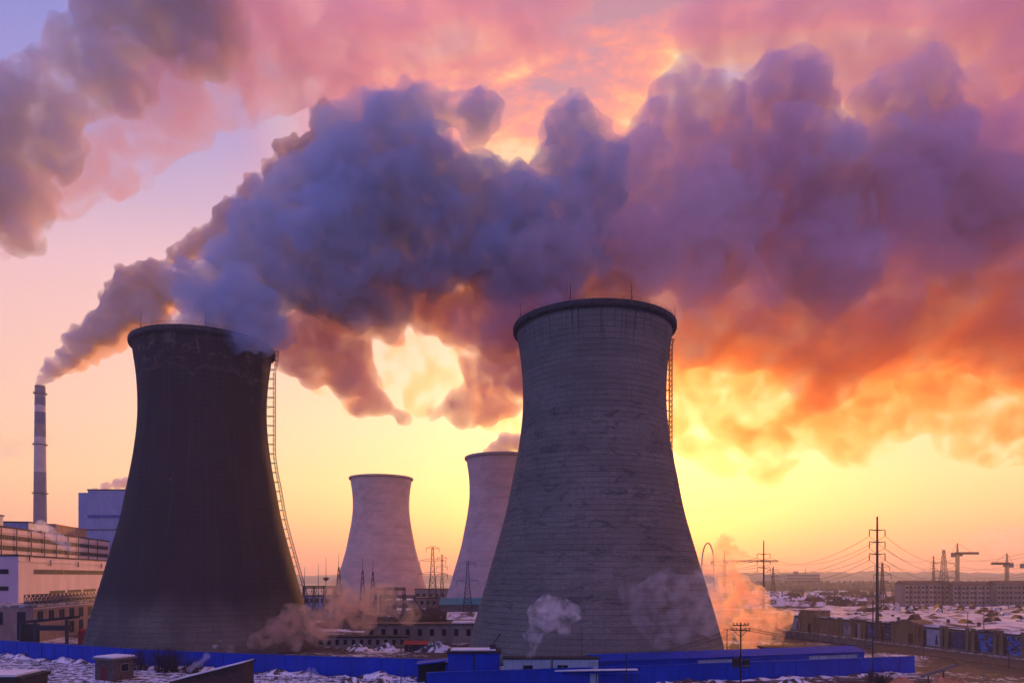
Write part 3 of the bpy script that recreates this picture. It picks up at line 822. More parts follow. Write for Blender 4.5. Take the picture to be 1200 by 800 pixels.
block('workshop', 'long two-storey grey workshop with small windows and snow on its roof corner', 'building', 428, 556, 262, 6.4, 12, M_plaster, M_brick, 1, 9, (1.5,2.4), [2.6])
t, Wd = block('workshop', 'low grey row of sheds with square windows in front of the long workshop', 'building', 362, 476, 248, 3.0, 8, M_plaster, M_darkroof, 1, 12, (1.2,1.7), [.7])
o = MB(); x0 = (529-600)/F*262
t = thing('roof_snow', 'bright snow patch on the end of the workshop roof', 'snow patch', (x0, 263, 6.92), 0); o.box(0, 8.2, 0, 10, 0, .5); o.build('snow_slab', M_snow, t)
block('red_roofed_hut', 'small dark hut with a bright red roof before the workshop', 'hut', 474, 500, 232, 2.2, 5, M_darkroof, M_red, 1, 2, (.9,1.0), [.7], pitched=1.1)
block('low_store', 'low store with pale sloping roof close to the grey tower', 'building', 524, 566, 320, 5.0, 14, M_plaster, M_roofsnow, 1, 4, (1.5,1.8), [1.5], pitched=3.0)
block('teal_shed', 'long shed with teal fascia at the foot of the half hidden tower', 'shed', 516, 575, 412, 8.0, 16, M_cement, M_teal, 0, 0, pitched=3.6)
block('service_block', 'purple-grey flat service block behind the pylons', 'building', 486, 530, 500, 15, 20, M_plaster, M_darkroof, 2, 6, (2,2))
block('switch_house', 'pale low switch house among the substation frames', 'building', 356, 394, 440, 12, 16, M_bluegrey, M_darkroof, 2, 6, (2,2.5))
block('switch_house', 'small pale switch house left of the red pylon with snowy roof', 'building', 462, 494, 395, 5.5, 14, M_white, M_snow, 1, 4, (1.5,2))
for i, (px, d, w_, h_, lab) in enumerate(((452,236,9,2.2,'snow-dusted debris heap beside the red-roofed hut'),(512,232,14,3.0,'reddish debris heap between the red-roofed hut and the blue hut'),(420,236,12,1.8,'snow-streaked debris heap before the low shed row'))):
    mound('debris_heap', lab, 'debris heap', px, d, w_, h_, M_snowdirt, 60+i, 'debris heaps behind the long blue fence')
mound('earth_bank', 'broad brown earth bank rising behind the workshop', 'earth bank', 500, 330, 62, 8.5, M_earth, 71)
mound('earth_bank', 'brown earth bank behind the steam beside the dark tower', 'earth bank', 420, 350, 60, 6.5, M_earth, 72)
for i, (px, d, w_, h_) in enumerate(((488,322,14,11.5),(506,318,16,13),(470,324,12,9.5),(528,326,12,9))):
    lab = ['bare brown bush on the earth bank, second from the steam','tallest bare brown bush on top of the earth bank','bare brown bush on the earth bank nearest the steam','bare brown bush on the earth bank nearest the grey tower'][i]
    shrub('bare_bush', lab, 'bush', px, d, w_, h_, 80+i, 90, 'bare bushes on the earth bank', M_rust)

# substation masts, gantries and pylons
def lattice(b, h_, w0, w1, n, wd=.22, z0=0.0, cx=0.0):
    prev = None
    for i in range(n+1):
        q = i/n; ww = w0+(w1-w0)*q; z = z0+h_*q
        pts = [Vector((cx+sx*ww/2, sy*ww/2, z)) for sx, sy in ((-1,-1),(1,-1),(1,1),(-1,1))]
        if prev:
            for k in range(4):
                b.bar(prev[k], pts[k], wd); b.bar(prev[k], pts[(k+1) % 4], wd*.6); b.bar(prev[(k+1) % 4], pts[k], wd*.6); b.bar(pts[k], pts[(k+1) % 4], wd*.6)
        prev = pts
def pylon(label, px, d, topy, arms, w0=5.5, m=M_rust, base=0, rz=0, group='lattice pylons', scale_w=.26):
    H = EYE+(HOR-topy)/F*d; x_, y_ = G(px, d)
    t = thing('lattice_pylon', label, 'pylon', (x_, y_, 0), rz, group)
    b = MB(); lattice(b, H*.62, w0, w0*.34, 8, scale_w*.7); lattice(b, H*.38, w0*.34, w0*.12, 5, scale_w*.6, H*.62); b.build('mast', m, t)
    for z, half in arms:
        b = MB(); z = H*z
        for s in (-1, 1):
            b.bar((s*.5,-.4,z), (s*half,0,z+.3), scale_w*.7); b.bar((s*.5,.4,z), (s*half,0,z+.3), scale_w*.7); b.bar((s*.5,0,z+1.5), (s*half,0,z+.3), scale_w*.7)
        b = b.build('crossarm', m, t)
        q = MB()
        for s in (-1, 1): q.tube([(s*half,0,z+.2),(s*half,0,z-1.9)], .13, 6)
        q.build('insulator', M_insul, b)
    return t
def mast(label, px, d, topy, w0, m=M_steel):
    H = EYE+(HOR-topy)/F*d; x_, y_ = G(px, d)
    t = thing('lattice_mast', label, 'mast', (x_, y_, 0), 0, 'substation masts')
    b = MB(); lattice(b, H*.8, w0, .5, 9, .18); b.build('frame', m, t)
    b = MB(); b.tube([(0,0,H*.8),(0,0,H)], .16, 6, r2=.05); b.build('spike', m, t)
mast('dark pointed lattice mast clear against the sky beside the dark tower', 397, 382, 648, 5.0)
mast('pointed lattice mast before the small tower, nearer the dark tower', 425, 392, 653, 4.4)
mast('pointed lattice mast before the small tower, nearer the red pylon', 437, 388, 655, 4.4)
def rod(label, px, d, topy, ball=None):
    H = EYE+(HOR-topy)/F*d; x_, y_ = G(px, d)
    t = thing('lightning_mast', label, 'mast', (x_, y_, 0), 0, 'thin lightning masts by the substation')
    b = MB(); b.tube([(0,0,0),(0,0,H)], .32, 6, r2=.08); b.build('pole', M_steel, t)
    if ball:
        z = EYE+(HOR-ball)/F*d; b = MB(); b.lathe([(.2,z-1.2),(1.5,z-.1),(1.8,z+.5),(.9,z+.9)], 12); b.build('lamp_ring', M_steel, t)
rod('thin lightning mast closest to the dark tower ladder', 357, 400, 664)
rod('plain thin lightning mast standing second from the dark tower', 373, 405, 661)
rod('thin mast with a ring of lamps half way up', 382, 398, 652, 678)
pylon('rust-red lattice pylon with wide arms standing clear between the pale towers', 507, 400, 640, ((.97,3.6),(.80,7.0),(.62,8.2)), 7)
pylon('slim pylon close behind the rust-red one', 518, 470, 649, ((.93,3.2),(.78,3.6),(.63,3.6)), 3.5, M_steel)
pylon('grey pylon seen against the half hidden tower', 548, 392, 657, ((.95,4.2),(.66,6.0)), 6, M_steel)
def gantry(label, px0, px1, d, topy, n):
    H = EYE+(HOR-topy)/F*d; x0, x1 = (px0-600)/F*d, (px1-600)/F*d
    t = thing('substation_gantry', label, 'gantry', (x0, d, 0), 0, 'substation gantries')
    Wd = x1-x0
    for k in range(n+1):
        b = MB(); lattice(b, H, 1.6, .8, 8, .2, 0, Wd*k/n); b.build('column', M_steel, t)
    b = MB()
    for yy in (-.5, .5): truss(b, 0, Wd, yy, H-1.4, H, n*5, .2)
    b.build('beam', M_steel, t)
    for k in range(n*2):
        xx = Wd*(k+.5)/(n*2); b = MB(); b.tube([(xx,0,H-1.4),(xx,0,H-4.0)], .16, 6); b.build('insulator', M_insul, t)
gantry('substation gantry beside the dark tower', 356, 392, 390, 686, 3)
gantry('substation gantry before the small tower', 440, 474, 380, 688, 3)
gantry('lower substation gantry in front of the switch house', 446, 486, 365, 697, 3)
# purple-grey works and stacks at the foot of the small tower
block('works_building', 'flat works building with snowy roof under the small tower', 'building', 452, 500, 450, 9, 22, M_plaster, M_snow, 1, 7, (2,2), [4])
block('works_building', 'narrow works building with tall windows beside the rust-red pylon', 'building', 484, 512, 430, 11, 14, M_tan, M_darkroof, 2, 4, (1.6,2))
# ------------------------------------------------------------------ market row, road and town on the right
def mural(name, cols, seed, scale=.35, sharp=.06):
    w = NW(name); v = w.mapping(w.obj(), (1,1,1), (seed*3.1, 0, seed*1.7))
    nz = w.noise(v, scale, 3, .5, 1.2); n2_ = w.noise(w.mapping(v, (1,1,2.2), (5,0,9)), scale*1.9, 4, .6, .8)
    c = w.mix(w.rng(nz, .5-sharp, .5+sharp), cols[0], cols[1])
    c = w.mix(w.rng(n2_, .56, .56+sharp*1.5), c, cols[2])
    return w.done(c, .8)
A = Vector((118, 342)); B = Vector((157, 187)); d_ = B-A; L = d_.length; an = math.atan2(d_.y, d_.x)
nrm = Vector((-d_.y, d_.x))/L          # away from the road
def sx(px): return px_on(A, d_, L, px)
DKB, MIDB, PALE = (.015,.025,.07), (.03,.10,.38), (.40,.42,.48)
units = [(893,911,'ochre','faded ochre shop front at the far end of the market row',None),
 (912,924,'mural','dark shop front next to the far ochre one',((.02,.025,.05),(.05,.06,.10),(.2,.2,.24))),
 (926,939,'mural','pale shop front with a dark figure, before the small ochre gatehouse',((.35,.34,.36),(.25,.25,.3),(.05,.05,.08))),
 (957,985,'ochre','long plain ochre wall bay just past the small gatehouse',None),
 (986,1000,'mural','grey shop front following the long ochre bay',((.15,.15,.2),(.28,.27,.3),(.06,.06,.12))),
 (1002,1011,'mural','narrow shop front with a dark blue square',((.3,.28,.27),(.25,.24,.24),(.03,.05,.2))),
 (1013,1029,'mural','blue painted shop front behind the tall steel pole',(MIDB,DKB,PALE)),
 (1031,1048,'mural','dark shop front with pale painted shapes beside the arched gatehouse',(DKB,(.04,.05,.10),(.28,.3,.36))),
 (1080,1106,'mural','pale grey shop front with a dark figure right after the arched gatehouse',((.40,.42,.50),(.34,.36,.46),(.40,.42,.50))),
 (1109,1136,'mural','dark blue shop front with murky painted figures',(DKB,(.03,.05,.16),(.18,.15,.14))),
 (1140,1169,'mural','bright blue mural shop front behind the lamp post',((.03,.16,.50),DKB,(.10,.30,.60))),
 (1173,1202,'mural','bright blue mural shop front nearest the frame edge',((.03,.12,.48),DKB,(.35,.4,.5))),
 (1206,1240,'mural','shop front beyond the last blue mural',(DKB,MIDB,(.3,.3,.3)))]
for i, (a, b_, kind, lab, cols) in enumerate(units):
    s0, s1 = sx(a), sx(b_); p = A + d_/L*s0; W_ = s1-s0
    t = thing('shop_unit', lab, 'shop', (p.x, p.y, 0), an, 'market row shop fronts')
    MB().box(.02, W_-.02, 0, 8, 0, 6.4).build('wall', M_yellow if kind == 'ochre' else M_cement, t)
    pw = min(1.0, W_*.12)
    for x_ in (-.1, W_-pw+.1):
        o = MB().box(x_, x_+pw, -.7, -.003, 0, 7.3).build('pillar', M_yellow, t); MB().box(x_-.15, x_+pw+.15, -.85, .1, 7.303, 7.6).build('cap', M_cement, o)
    if kind == 'mural':
        MB().box(pw+.3, W_-pw-.3, -.1, -.004, .5, 6.0).build('mural_panel', mural('painted_front_%s' % 'abcdefghijklmn'[i], cols, i), t)
        if a > 1000: MB().box(pw+.02, pw+.28+W_*.10, -.2, -.101, 0, 5.8).build('doorway', M_glass, t)
        if a in (1080, 926):
            b = MB(); b.poly([(W_*.66,-.16),(W_*.72,-.16),(W_*.72,-.104),(W_*.66,-.104)], 1.0, 4.2); b.poly([(W_*.64,-.17),(W_*.74,-.17),(W_*.74,-.104),(W_*.64,-.104)], 1.0, 2.6); b.build('painted_figure', M_glass, t)
    MB().box(-.1, W_+.1, -.3, -.002, 6.42, 6.8).build('fascia', M_darkroof, t)
for (a, b_, hh, lab) in ((940,956,9.2,'small ochre gatehouse with squared top at the hazy end of the market row'),(1050,1079,8.6,'ochre gatehouse with arched top in the middle of the market row')):
    s0, s1 = sx(a), sx(b_); p = A + d_/L*s0; W_ = s1-s0
    t = thing('gatehouse', lab, 'gatehouse', (p.x, p.y, 0), an, 'ochre gatehouses')
    n = 12; top = [(W_-W_*k/n, hh-1.6+1.6*math.sin(math.pi*k/n)) for k in range(n+1)] if a > 1000 else [(W_, hh),(0, hh)]
    MB().prism([(0,0),(W_,0)]+top, -1.2, 7).build('wall', M_yellow, t)
    for x_ in (-.25, W_-.75): MB().box(x_, x_+1.0, -1.6, -1.203, 0, hh-.6).build('pillar', M_yellow, t)
    MB().box(W_*.62, W_*.80, -1.26, -1.203, 0, 4.2).build('door', M_wood, t)
    b = MB()
    if a > 1000:
        for k in range(n): b.bar((top[k][0], -1.25, top[k][1]+.1), (top[k+1][0], -1.25, top[k+1][1]+.1), .5)
    else: b.box(-.3, W_+.3, -1.5, 7.1, hh+.003, hh+.5)
    b.build('cornice', M_cement, t)
# the market hall's wide snowy roof
t = thing('market_hall', 'wide market hall with lumpy snow-covered roof behind the shop fronts', 'market hall', (0,0,0))
a0 = A+nrm*8.05; b0 = B+nrm*8.05
outline = [(a0.x,a0.y),(b0.x,b0.y),(300,187),(300,404),(176,404)]
MB().poly(outline, 0, 6.7).build('wall', M_cement, t)
f0, f1 = A+nrm*.4, B+nrm*.4
rngm = np.random.default_rng(77)
# gently rolling roof sheet
N1, N2 = 60, 30; vs = []; fs = []
for i in range(N1+1):
    u = i/N1; p0 = f0.lerp(f1, u); p1 = Vector((176,404)).lerp(Vector((330,187)), u) if u < 1 else Vector((330,187))
    p1 = Vector((176+124*min(1,u*1.6), 404-max(0,(u-.6))/.4*190))
    for j in range(N2+1):
        q = p0.lerp(p1, j/N2)
        z = 7.25 + .35*math.sin(q.x*.21+q.y*.13)+.3*math.sin(q.y*.31-q.x*.17)+rngm.normal()*.10 + (0 if j else -.1)
        vs.append((q.x, q.y, z))
for i in range(N1):
    for j in range(N2):
        k = i*(N2+1)+j; fs.append((k, k+N2+1, k+N2+2, k+1))
nv = len(vs); vs += [(x_, y_, z-.5) for x_, y_, z in vs]; fs += [tuple(q+nv for q in reversed(f)) for f in fs]
edge = [i*(N2+1) for i in range(N1+1)]
for k in range(N1): fs.append((edge[k], edge[k]+nv, edge[k+1]+nv, edge[k+1]))
MB().add(vs, fs).build('roof', M_roofsnow, t, True)
for k in range(78):
    px = rngm.uniform(1000, 1225); d = rngm.uniform(325, 400) if k < 62 else rngm.uniform(255, 325)
    x_, y_ = G(px, d)
    if (Vector((x_, y_))-A).dot(nrm) < 12: continue
    ln, hh = rngm.uniform(5, 13), rngm.uniform(1.0, 2.6)
    o = MB().prism([(-1.8,0),(1.8,0),(.3,hh),(-.5,hh*.9)], 0, ln).build('roof_ridge', M_earth if k % 3 else M_snowdirt, t)
    o.location = (x_, y_, 6.9); o.rotation_euler = (0,0,rngm.uniform(-.9,-.3))
for k in range(10):
    u = (k+.5)/10; p = f0.lerp(f1, u)+nrm*rngm.uniform(8, 26)
    o = MB().box(-.4,.4,-.4,.4,0,1.6).build('roof_vent', M_steel, t); o.location = (p.x, p.y, 7.0)
# far blue fence behind the hall
wall_between('blue_fence', 'thin distant strip of blue fence before the apartment blocks', 'fence', [G(1030,430), G(1130,432), G(1240,434)], 6.5, M_blue)
# pavement, road, retaining wall
def strip_sheet(name, pts_a, pts_b, z, th, m):
    vs = [(p[0],p[1],z) for p in pts_a]+[(p[0],p[1],z) for p in pts_b]; n = len(pts_a)
    fs = [(i, n+i, n+i+1, i+1) for i in range(n-1)]
    nv = len(vs); vs += [(x_,y_,z-th) for x_,y_,_ in vs]
    fs += [(i+nv, i+1+nv, i+1, i) for i in range(n-1)] + [(n+i, n+i+nv, n+i+1+nv, n+i+1) for i in range(n-1)]
    return tag(MB().add(vs, fs).build(name, m), kind='structure')
off = lambda u, k: tuple(A + d_*u - nrm*k)
us = [-.25, 0, .25, .5, .75, 1.0, 1.3]
strip_sheet('pavement', [off(u, .9) for u in us], [off(u, 5.5) for u in us], .16, .2, M_kerb)
strip_sheet('road', [off(u, 5.52) for u in us], [off(u, 19) for u in us], .012, .1, M_asphalt)
strip_sheet('verge', [off(u, 19.05) for u in us], [off(u, 23) for u in us], .14, .2, M_earth)
t = thing('roadside_railing', 'low pale railing with posts along the pavement edge by the market', 'railing', (A.x, A.y, 0), an)
b = MB()
for z in (.55, 1.05): b.box(-20, L+20, -5.3, -5.2, z, z+.14)
b.build('rail', M_cement, t)
b = MB()
for s in np.arange(-20, L+20, 3.0): b.box(s, s+.18, -5.36, -5.14, .16, 1.3)
b.build('posts', M_cement, t)
pa2 = [A + d_*u - nrm*23.4 for u in (-.1, .15, .4, .62)]
wall_between('retaining_wall', 'long dark low wall with pale coping along the near road edge', 'wall', [tuple(p) for p in pa2], 2.6, M_cement, M_kerb)
for px, d, lab in ((905,200,'grey boundary shed behind the end of the blue shed'),):
    block('boundary_shed', lab, 'shed', 898, 960, 205, 3.4, 6, M_cement, M_darkroof, 1, 4, (1.6,1.4), [1.2])

# apartments
def apartments(label, px0, px1, d, topy, rows, cols, m):
    H = EYE+(HOR-topy)/F*d; x0, x1 = (px0-600)/F*d, (px1-600)/F*d; Wd = x1-x0
    t = thing('apartment_block', label, 'apartment block', (x0, d, 0), 0, 'apartment blocks beyond the market')
    MB().box(0, Wd, 0, 13, 0, H-2.6).build('wall', M_apt, t)
    b = MB(); b.add([(-.6,-.8,H-2.597),(Wd+.6,-.8,H-2.597),(Wd+.6,6.5,H),(-.6,6.5,H),(Wd+.6,13.8,H-2.597),(-.6,13.8,H-2.597)], [(0,1,2,3),(3,2,4,5),(0,3,5),(1,4,2),(0,5,4,1)]); b.build('roof', M_brick, t)
    for c in range(cols):
        if c % 2 == 0:
            a = Wd*c/cols; MB().box(a+.2, a+Wd/cols-.2, -.5, -.003, .2, H-3.0).build('bay', m, t)
    for c in range(cols):
        for r in range(rows):
            xc = Wd*(c+.5)/cols; z = 1.2+(H-3.4)*r/rows; y0 = -.5 if c % 2 == 0 else 0
            MB().box(xc-.8, xc+.8, y0-.08, y0-.004, z, z+1.7).build('window', M_glass, t)
    return t
apartments('hazy apartment block with pale bays, under the lattice pylon', 1060, 1112, 520, 680, 5, 11, M_apt2)
apartments('apartment block with paler bays behind the crane, in the middle of its row', 1117, 1164, 515, 681, 5, 10, M_apt2)
apartments('apartment block at the frame edge under the last cranes', 1168, 1216, 508, 680, 5, 10, M_plaster)
t, W_ = block('tower_block', 'wide hazy flat-roofed building on the skyline', 'building', 922, 961, 1400, 28, 40, M_plaster, M_darkroof, 5, 9, (6,2.6))
b = MB(); b.box(20, 26, 10, 20, 28.5, 34); b.box(40,41,10,11,28.5,39); b.build('roof_house', M_plaster, t)
block('tower_block', 'lower hazy block on the skyline beside the wide one', 'building', 903, 921, 1500, 26, 40, M_plaster, M_darkroof, 4, 6, (3,2.6))

# houses scattered over the far district
rng = np.random.default_rng(31)
k = 0
spots = []
for px in range(868, 1060, 10):
    for d in (395, 450, 520, 610, 720, 860):
        p = px + rng.uniform(-4, 4) + (d % 7)
        dd = d*rng.uniform(.95, 1.05)
        if p > 1045 and dd < 560: continue
        x_, y_ = G(p, dd)
        if (Vector((x_, y_))-A).dot(nrm) > -6 and y_ < 415: continue
        if rng.uniform() < .42: continue
        spots.append((x_, y_, rng.uniform(-.5,.5), rng.integers(0,3)))
protos = []
for i, (wd, dp, hh, m_, rm_) in enumerate(((13,8,4.2,M_brick,M_roofsnow),(20,9,4.8,M_plaster,M_roofsnow),(10,8,6.5,M_tan,M_darkroof))):
    protos.append((wd,dp,hh,m_,rm_))
made = [None]*3
LABS = ['small brick house with patchy snow on its roof in the hazy district','long plastered house with patchy snow on its roof in the hazy district','taller tan house with a dark roof in the hazy district']
for (x_, y_, rz_, kind) in spots:
    wd,dp,hh,m_,rm_ = protos[kind]
    if made[kind] is None:
        t = thing('district_house', LABS[kind], 'house', (x_,y_,0), rz_, 'houses of the hazy district, kind %s' % ('brick','plastered','tan')[kind])
        MB().box(0,wd,0,dp,0,hh).build('wall', m_, t)
        b = MB(); b.add([(-.5,-.6,hh+.003),(wd+.5,-.6,hh+.003),(wd+.5,dp/2,hh+2.6),(-.5,dp/2,hh+2.6),(wd+.5,dp+.6,hh+.003),(-.5,dp+.6,hh+.003)], [(0,1,2,3),(3,2,4,5),(0,3,5),(1,4,2),(0,5,4,1)]); rf = b.build('roof', rm_, t)
        MB().box(wd*.7,wd*.7+.9,dp*.3,dp*.3+.9,hh+1,hh+3.6).build('chimney', M_brick, rf)
        for c in range(4):
            xc = wd*(c+.5)/4; MB().box(xc-.6,xc+.6,-.08,-.004,1.1,2.6).build('window', M_glass, t)
        made[kind] = t
    else: dup(made[kind], (x_,y_,0), rz_)
# snow banks and dark bare trees between them
for k in range(12):
    px = rng.uniform(880, 1060); d = rng.uniform(370, 760)
    x_, y_ = G(px, d)
    if (Vector((x_, y_))-A).dot(nrm) > -8 and y_ < 410: continue
    mound('snow_bank', 'low bank of bright snow lying among the hazy district houses', 'snow bank', px, d, rng.uniform(14,34), rng.uniform(.8,2.0), M_snow, 300+k, 'snow banks in the hazy district', .3)
def bare_tree(px, d, h_, seed, label, group):
    rg = np.random.default_rng(seed); x_, y_ = G(px, d)
    t = thing('bare_tree', label, 'tree', (x_, y_, 0), 0, group)
    b = MB(); b.tube([(0,0,0),(.1,0,h_*.4),(0,.1,h_*.62)], h_*.03, 6, r2=h_*.012); b.build('trunk', M_twig, t)
    b = MB()
    for k in range(46):
        z0 = h_*rg.uniform(.3,.62); a = rg.uniform(0,6.28); q = Vector((math.cos(a)*.6, math.sin(a)*.6, rg.uniform(.4,1.2))).normalized()
        e = Vector((0,0,z0))+q*h_*rg.uniform(.22,.45)
        b.tube([(0,0,z0), Vector((0,0,z0)).lerp(e,.5)+Vector((rg.normal(),rg.normal(),0))*.02*h_, e], h_*.008, 3, r2=h_*.003, cap=False)
        for s in range(5):
            st = Vector((0,0,z0)).lerp(e, rg.uniform(.4,1)); b.tube([st, st+Vector((rg.normal(),rg.normal(),abs(rg.normal())))*h_*.07], h_*.004, 3, r2=h_*.002, cap=False)
    b.build('crown', M_twig, t); return t
tp = bare_tree(905, 470, 9, 1, 'dark leafless tree among the hazy district houses', 'leafless trees of the hazy district')
for k in range(44):
    px = rng.uniform(872, 1058); d = rng.uniform(430, 1000); x_, y_ = G(px, d)
    if (Vector((x_, y_))-A).dot(nrm) > -4 and y_ < 415: continue
    dup(tp, (x_, y_, 0), rng.uniform(0,6), sc=rng.uniform(.7,1.3))
# treeline on the skyline: far-off wood
b = MB()
for k in range(900):
    x_ = rng.uniform(420, 1250); y_ = rng.uniform(1150, 1400); h_ = rng.uniform(4, 8)+ (9 if y_ > 1280 else 5)
    n = 5; c = Vector((x_, y_, 0)); wv = rng.uniform(3, 6)
    b.lathe([(wv*.3,0),(wv,h_*.45),(wv*.85,h_*.75),(wv*.2,h_)], n, c=(x_, y_))
tag(b.build('distant_wood', mat('distant_wood_mass', (.055,.042,.038), .95, .3, .05)), 'dark far-off wood along the hazy skyline', 'wood', kind='stuff')

# ------------------------------------------------------------------ poles and wires
def catenary(name, p, q, sag, r, label, group=None, n=14):
    p, q = Vector(p), Vector(q)
    pts = [p.lerp(q, i/n)-Vector((0,0,sag*4*(i/n)*(1-i/n))) for i in range(n+1)]
    return tag(MB().tube(pts, r, 4).build(name, M_cable), label, 'wire', group)
def monopole(label, px, d, topy, armys, half):
    H = EYE+(HOR-topy)/F*d; x_, y_ = G(px, d)
    t = thing('power_pole', label, 'power pole', (x_, y_, 0), 0, 'tall steel power poles')
    b = MB(); b.tube([(0,0,0),(0,0,H*.5),(0,0,H)], .72, 12, r2=.30); b.build('shaft', M_steel, t)
    ends = []
    for ay in armys:
        z = EYE+(HOR-ay)/F*d; o = MB()
        o.bar((-half,0,z+.25),(0,0,z-.15),.3); o.bar((half,0,z+.25),(0,0,z-.15),.3); o.bar((-half*.5,0,z+.1),(half*.5,0,z+.1),.25)
        o = o.build('crossarm', M_steel, t)
        for s in (-1, 1):
            i_ = MB(); i_.tube([(s*half,0,z+.2),(s*half,0,z-2.2)], .14, 6)
            for q in range(5): i_.lathe([(.24,z-.4-q*.4),(.3,z-.3-q*.4),(.1,z-.22-q*.4)], 8, c=(s*half,0))
            i_.build('insulator', M_insul, o); ends.append(Vector((x_+s*half, y_, z-2.2)))
    return t, ends, Vector((x_, y_, H))
t1_, e1, top1 = monopole('tallest steel power pole with three arms, beside the blue mural', 1028, 268, 605, (621,635,649), 2.9)
t2_, e2, top2 = monopole('hazy power pole with three arms standing before the orange steam', 895, 425, 633, (649,657,665), 3.8)
pylon('narrow pylon close behind the tallest steel pole', 1034, 350, 659, ((.93,3.6),(.80,4.2),(.67,3.8)), 4, M_steel, scale_w=.24)
pylon('sharp A-shaped lattice pylon before the apartment blocks', 1106, 470, 644, ((.78,7),(.66,7.5),(.55,7)), 9, M_steel, scale_w=.34)
pylon('faint thin pylon beside the A-shaped one', 1094, 640, 651, ((.85,3),(.72,3.4)), 4, M_steel, scale_w=.3)
pylon('faint pylon just beyond the hazy power pole', 906, 640, 664, ((.9,5),(.75,5.5)), 5, M_steel, scale_w=.3)
e3 = [at(1106+s*k, y, 470) for y, k in ((653,14),(662,14),(671,14)) for s in (-1,1)]
far = [at(1290+s*6, y, 300) for y in (618,632,646) for s in (-1,1)]
near2 = [at(790+s*6, y, 640) for y in (655,660,665) for s in (-1,1)]
TIER = ('top','middle','lowest')
for i in range(6):
    sd_ = ('nearer the plant','nearer the market')[i % 2]
    catenary('power_line', e1[i], e2[i], 7.0, .065, 'power line on the %s arms between both steel poles, %s' % (TIER[i//2], sd_), 'power lines between the two steel poles')
    catenary('power_line', e1[i], e3[i], 6.0, .065, 'power line, %s arm of tallest pole to A-shaped pylon, %s' % (TIER[i//2], sd_), 'power lines to the A-shaped pylon')
    catenary('power_line', e3[i], far[i], 7.0, .065, 'power line, %s tier running on beyond the A-shaped pylon, %s' % (TIER[i//2], sd_), 'power lines beyond the A-shaped pylon')
    catenary('power_line', e2[i], near2[i], 5.0, .12, 'power line, %s tier fading into orange steam, %s' % (TIER[i//2], sd_), 'power lines into the orange steam')
# wooden utility pole in front
x_, y_ = G(868, 141)
t = thing('utility_pole', 'dark wooden utility pole with two crossarms before the orange steam', 'utility pole', (x_, y_, 0))
H = EYE-(729-HOR)/F*141
b = MB(); b.tube([(0,0,0),(0,0,H)], .20, 10, r2=.14); b.build('pole', M_wood, t)
for z, hf, tilt in ((H-.5,1.5,.05),(H-1.5,1.8,-.05)):
    o = MB().bar((-hf,-.16,z-tilt),(hf,-.16,z+tilt),.2).build('crossarm', M_wood, t)
    for s in (-.95,-.5,.5,.95):
        b = MB(); b.lathe([(.06,z),(.06,z+.18),(.15,z+.2),(.12,z+.4),(.04,z+.45)], 8, c=(s*hf,-.16)); b.build('insulator', M_steel, o)
b = MB(); b.bar((-1.4,-.16,H-1.6),(0,0,H-2.8),.1); b.bar((1.4,-.16,H-1.4),(0,0,H-2.8),.1); b.build('brace', M_steel, t)
zb = EYE-(778-HOR)/F*141
b = MB(); b.box(-1.5,-.3,-.7,.5,zb-.2,zb+1.3); b.box(.4,1.6,-.6,.4,zb-.1,zb+1.0); b.build('transformer', M_darkroof, t)
b = MB(); b.box(-1.8,1.8,-.5,.5,zb-.5,zb-.25); b.build('platform', M_steel, t)
ub = [Vector((x_+s*1.7, y_-.16, H-1.05)) for s in (-.95,-.5,.5,.95)]
for i, s in enumerate(ub):
    catenary('pole_wire', s, at(690, 776+i*1.5, 158), 1.2, .035, 'thin dark wire sloping from the wooden pole down towards the pale cabins', 'wires from the wooden pole to the cabins')
    catenary('pole_wire', s, at(1081+i*1.2, 757, 215), 1.5, .04, 'thin dark wire from the wooden pole across to the roadside pole', 'wires from the wooden pole to the roadside')
def post(name, label, cat, px, d, topy, r, m, arm=0, wid=0, group=None):
    H = EYE+(HOR-topy)/F*d; x_, y_ = G(px, d)
    t = thing(name, label, cat, (x_, y_, 0), 0, group)
    b = MB(); b.tube([(0,0,0),(0,0,H)], r, 8, r2=r*.7); b.build('pole', m, t)
    if arm:
        b = MB(); b.tube([(0,0,H-.1),(arm*.5,0,H+.5),(arm,0,H+.6)], .07, 6); o = b.build('arm', m, t)
        b = MB(); b.box(min(arm,arm*1.5),max(arm,arm*1.5),-.15,.15,H+.5,H+.68); b.build('lamp_head', m, o)
    if wid: MB().bar((-wid,0,H-.3),(wid,0,H-.3),.12).build('crossarm', m, t)
    return t
post('thin_post', 'thin dark post before the blue fence beside the snowy heaps', 'post', 470, 156, 757, .13, M_steel, wid=.5)
post('thin_post', 'thin grey post against the foot of the grey tower', 'post', 682, 182, 735, .12, M_steel)
post('thin_post', 'thin dark post before the second blue fence, at the awning end', 'post', 734, 152, 765, .13, M_steel)
post('thin_post', 'tall thin dark post in front of the tallest steel pole', 'post', 1023, 150, 703, .16, M_steel)
post('lamp_post', 'slim grey lamp post in front of the bright blue mural', 'street lamp', 1153, 170, 706, .13, M_cement, 1.2, group='street lamps by the market road')
post('lamp_post', 'slim roadside lamp post by the dark blue mural shop front', 'street lamp', 1134, 215, 716, .12, M_cement, 1.2, group='street lamps by the market road')
post('road_post', 'dark roadside post carrying wires near the arched gatehouse', 'post', 1082, 212, 754, .12, M_steel, wid=.6)
post('road_post', 'dark roadside post near the last blue mural', 'post', 1182, 190, 762, .12, M_steel, wid=.6)
post('road_post', 'short post with a crossarm at the edge of the orange steam', 'post', 852, 205, 736, .15, M_steel, wid=.9)

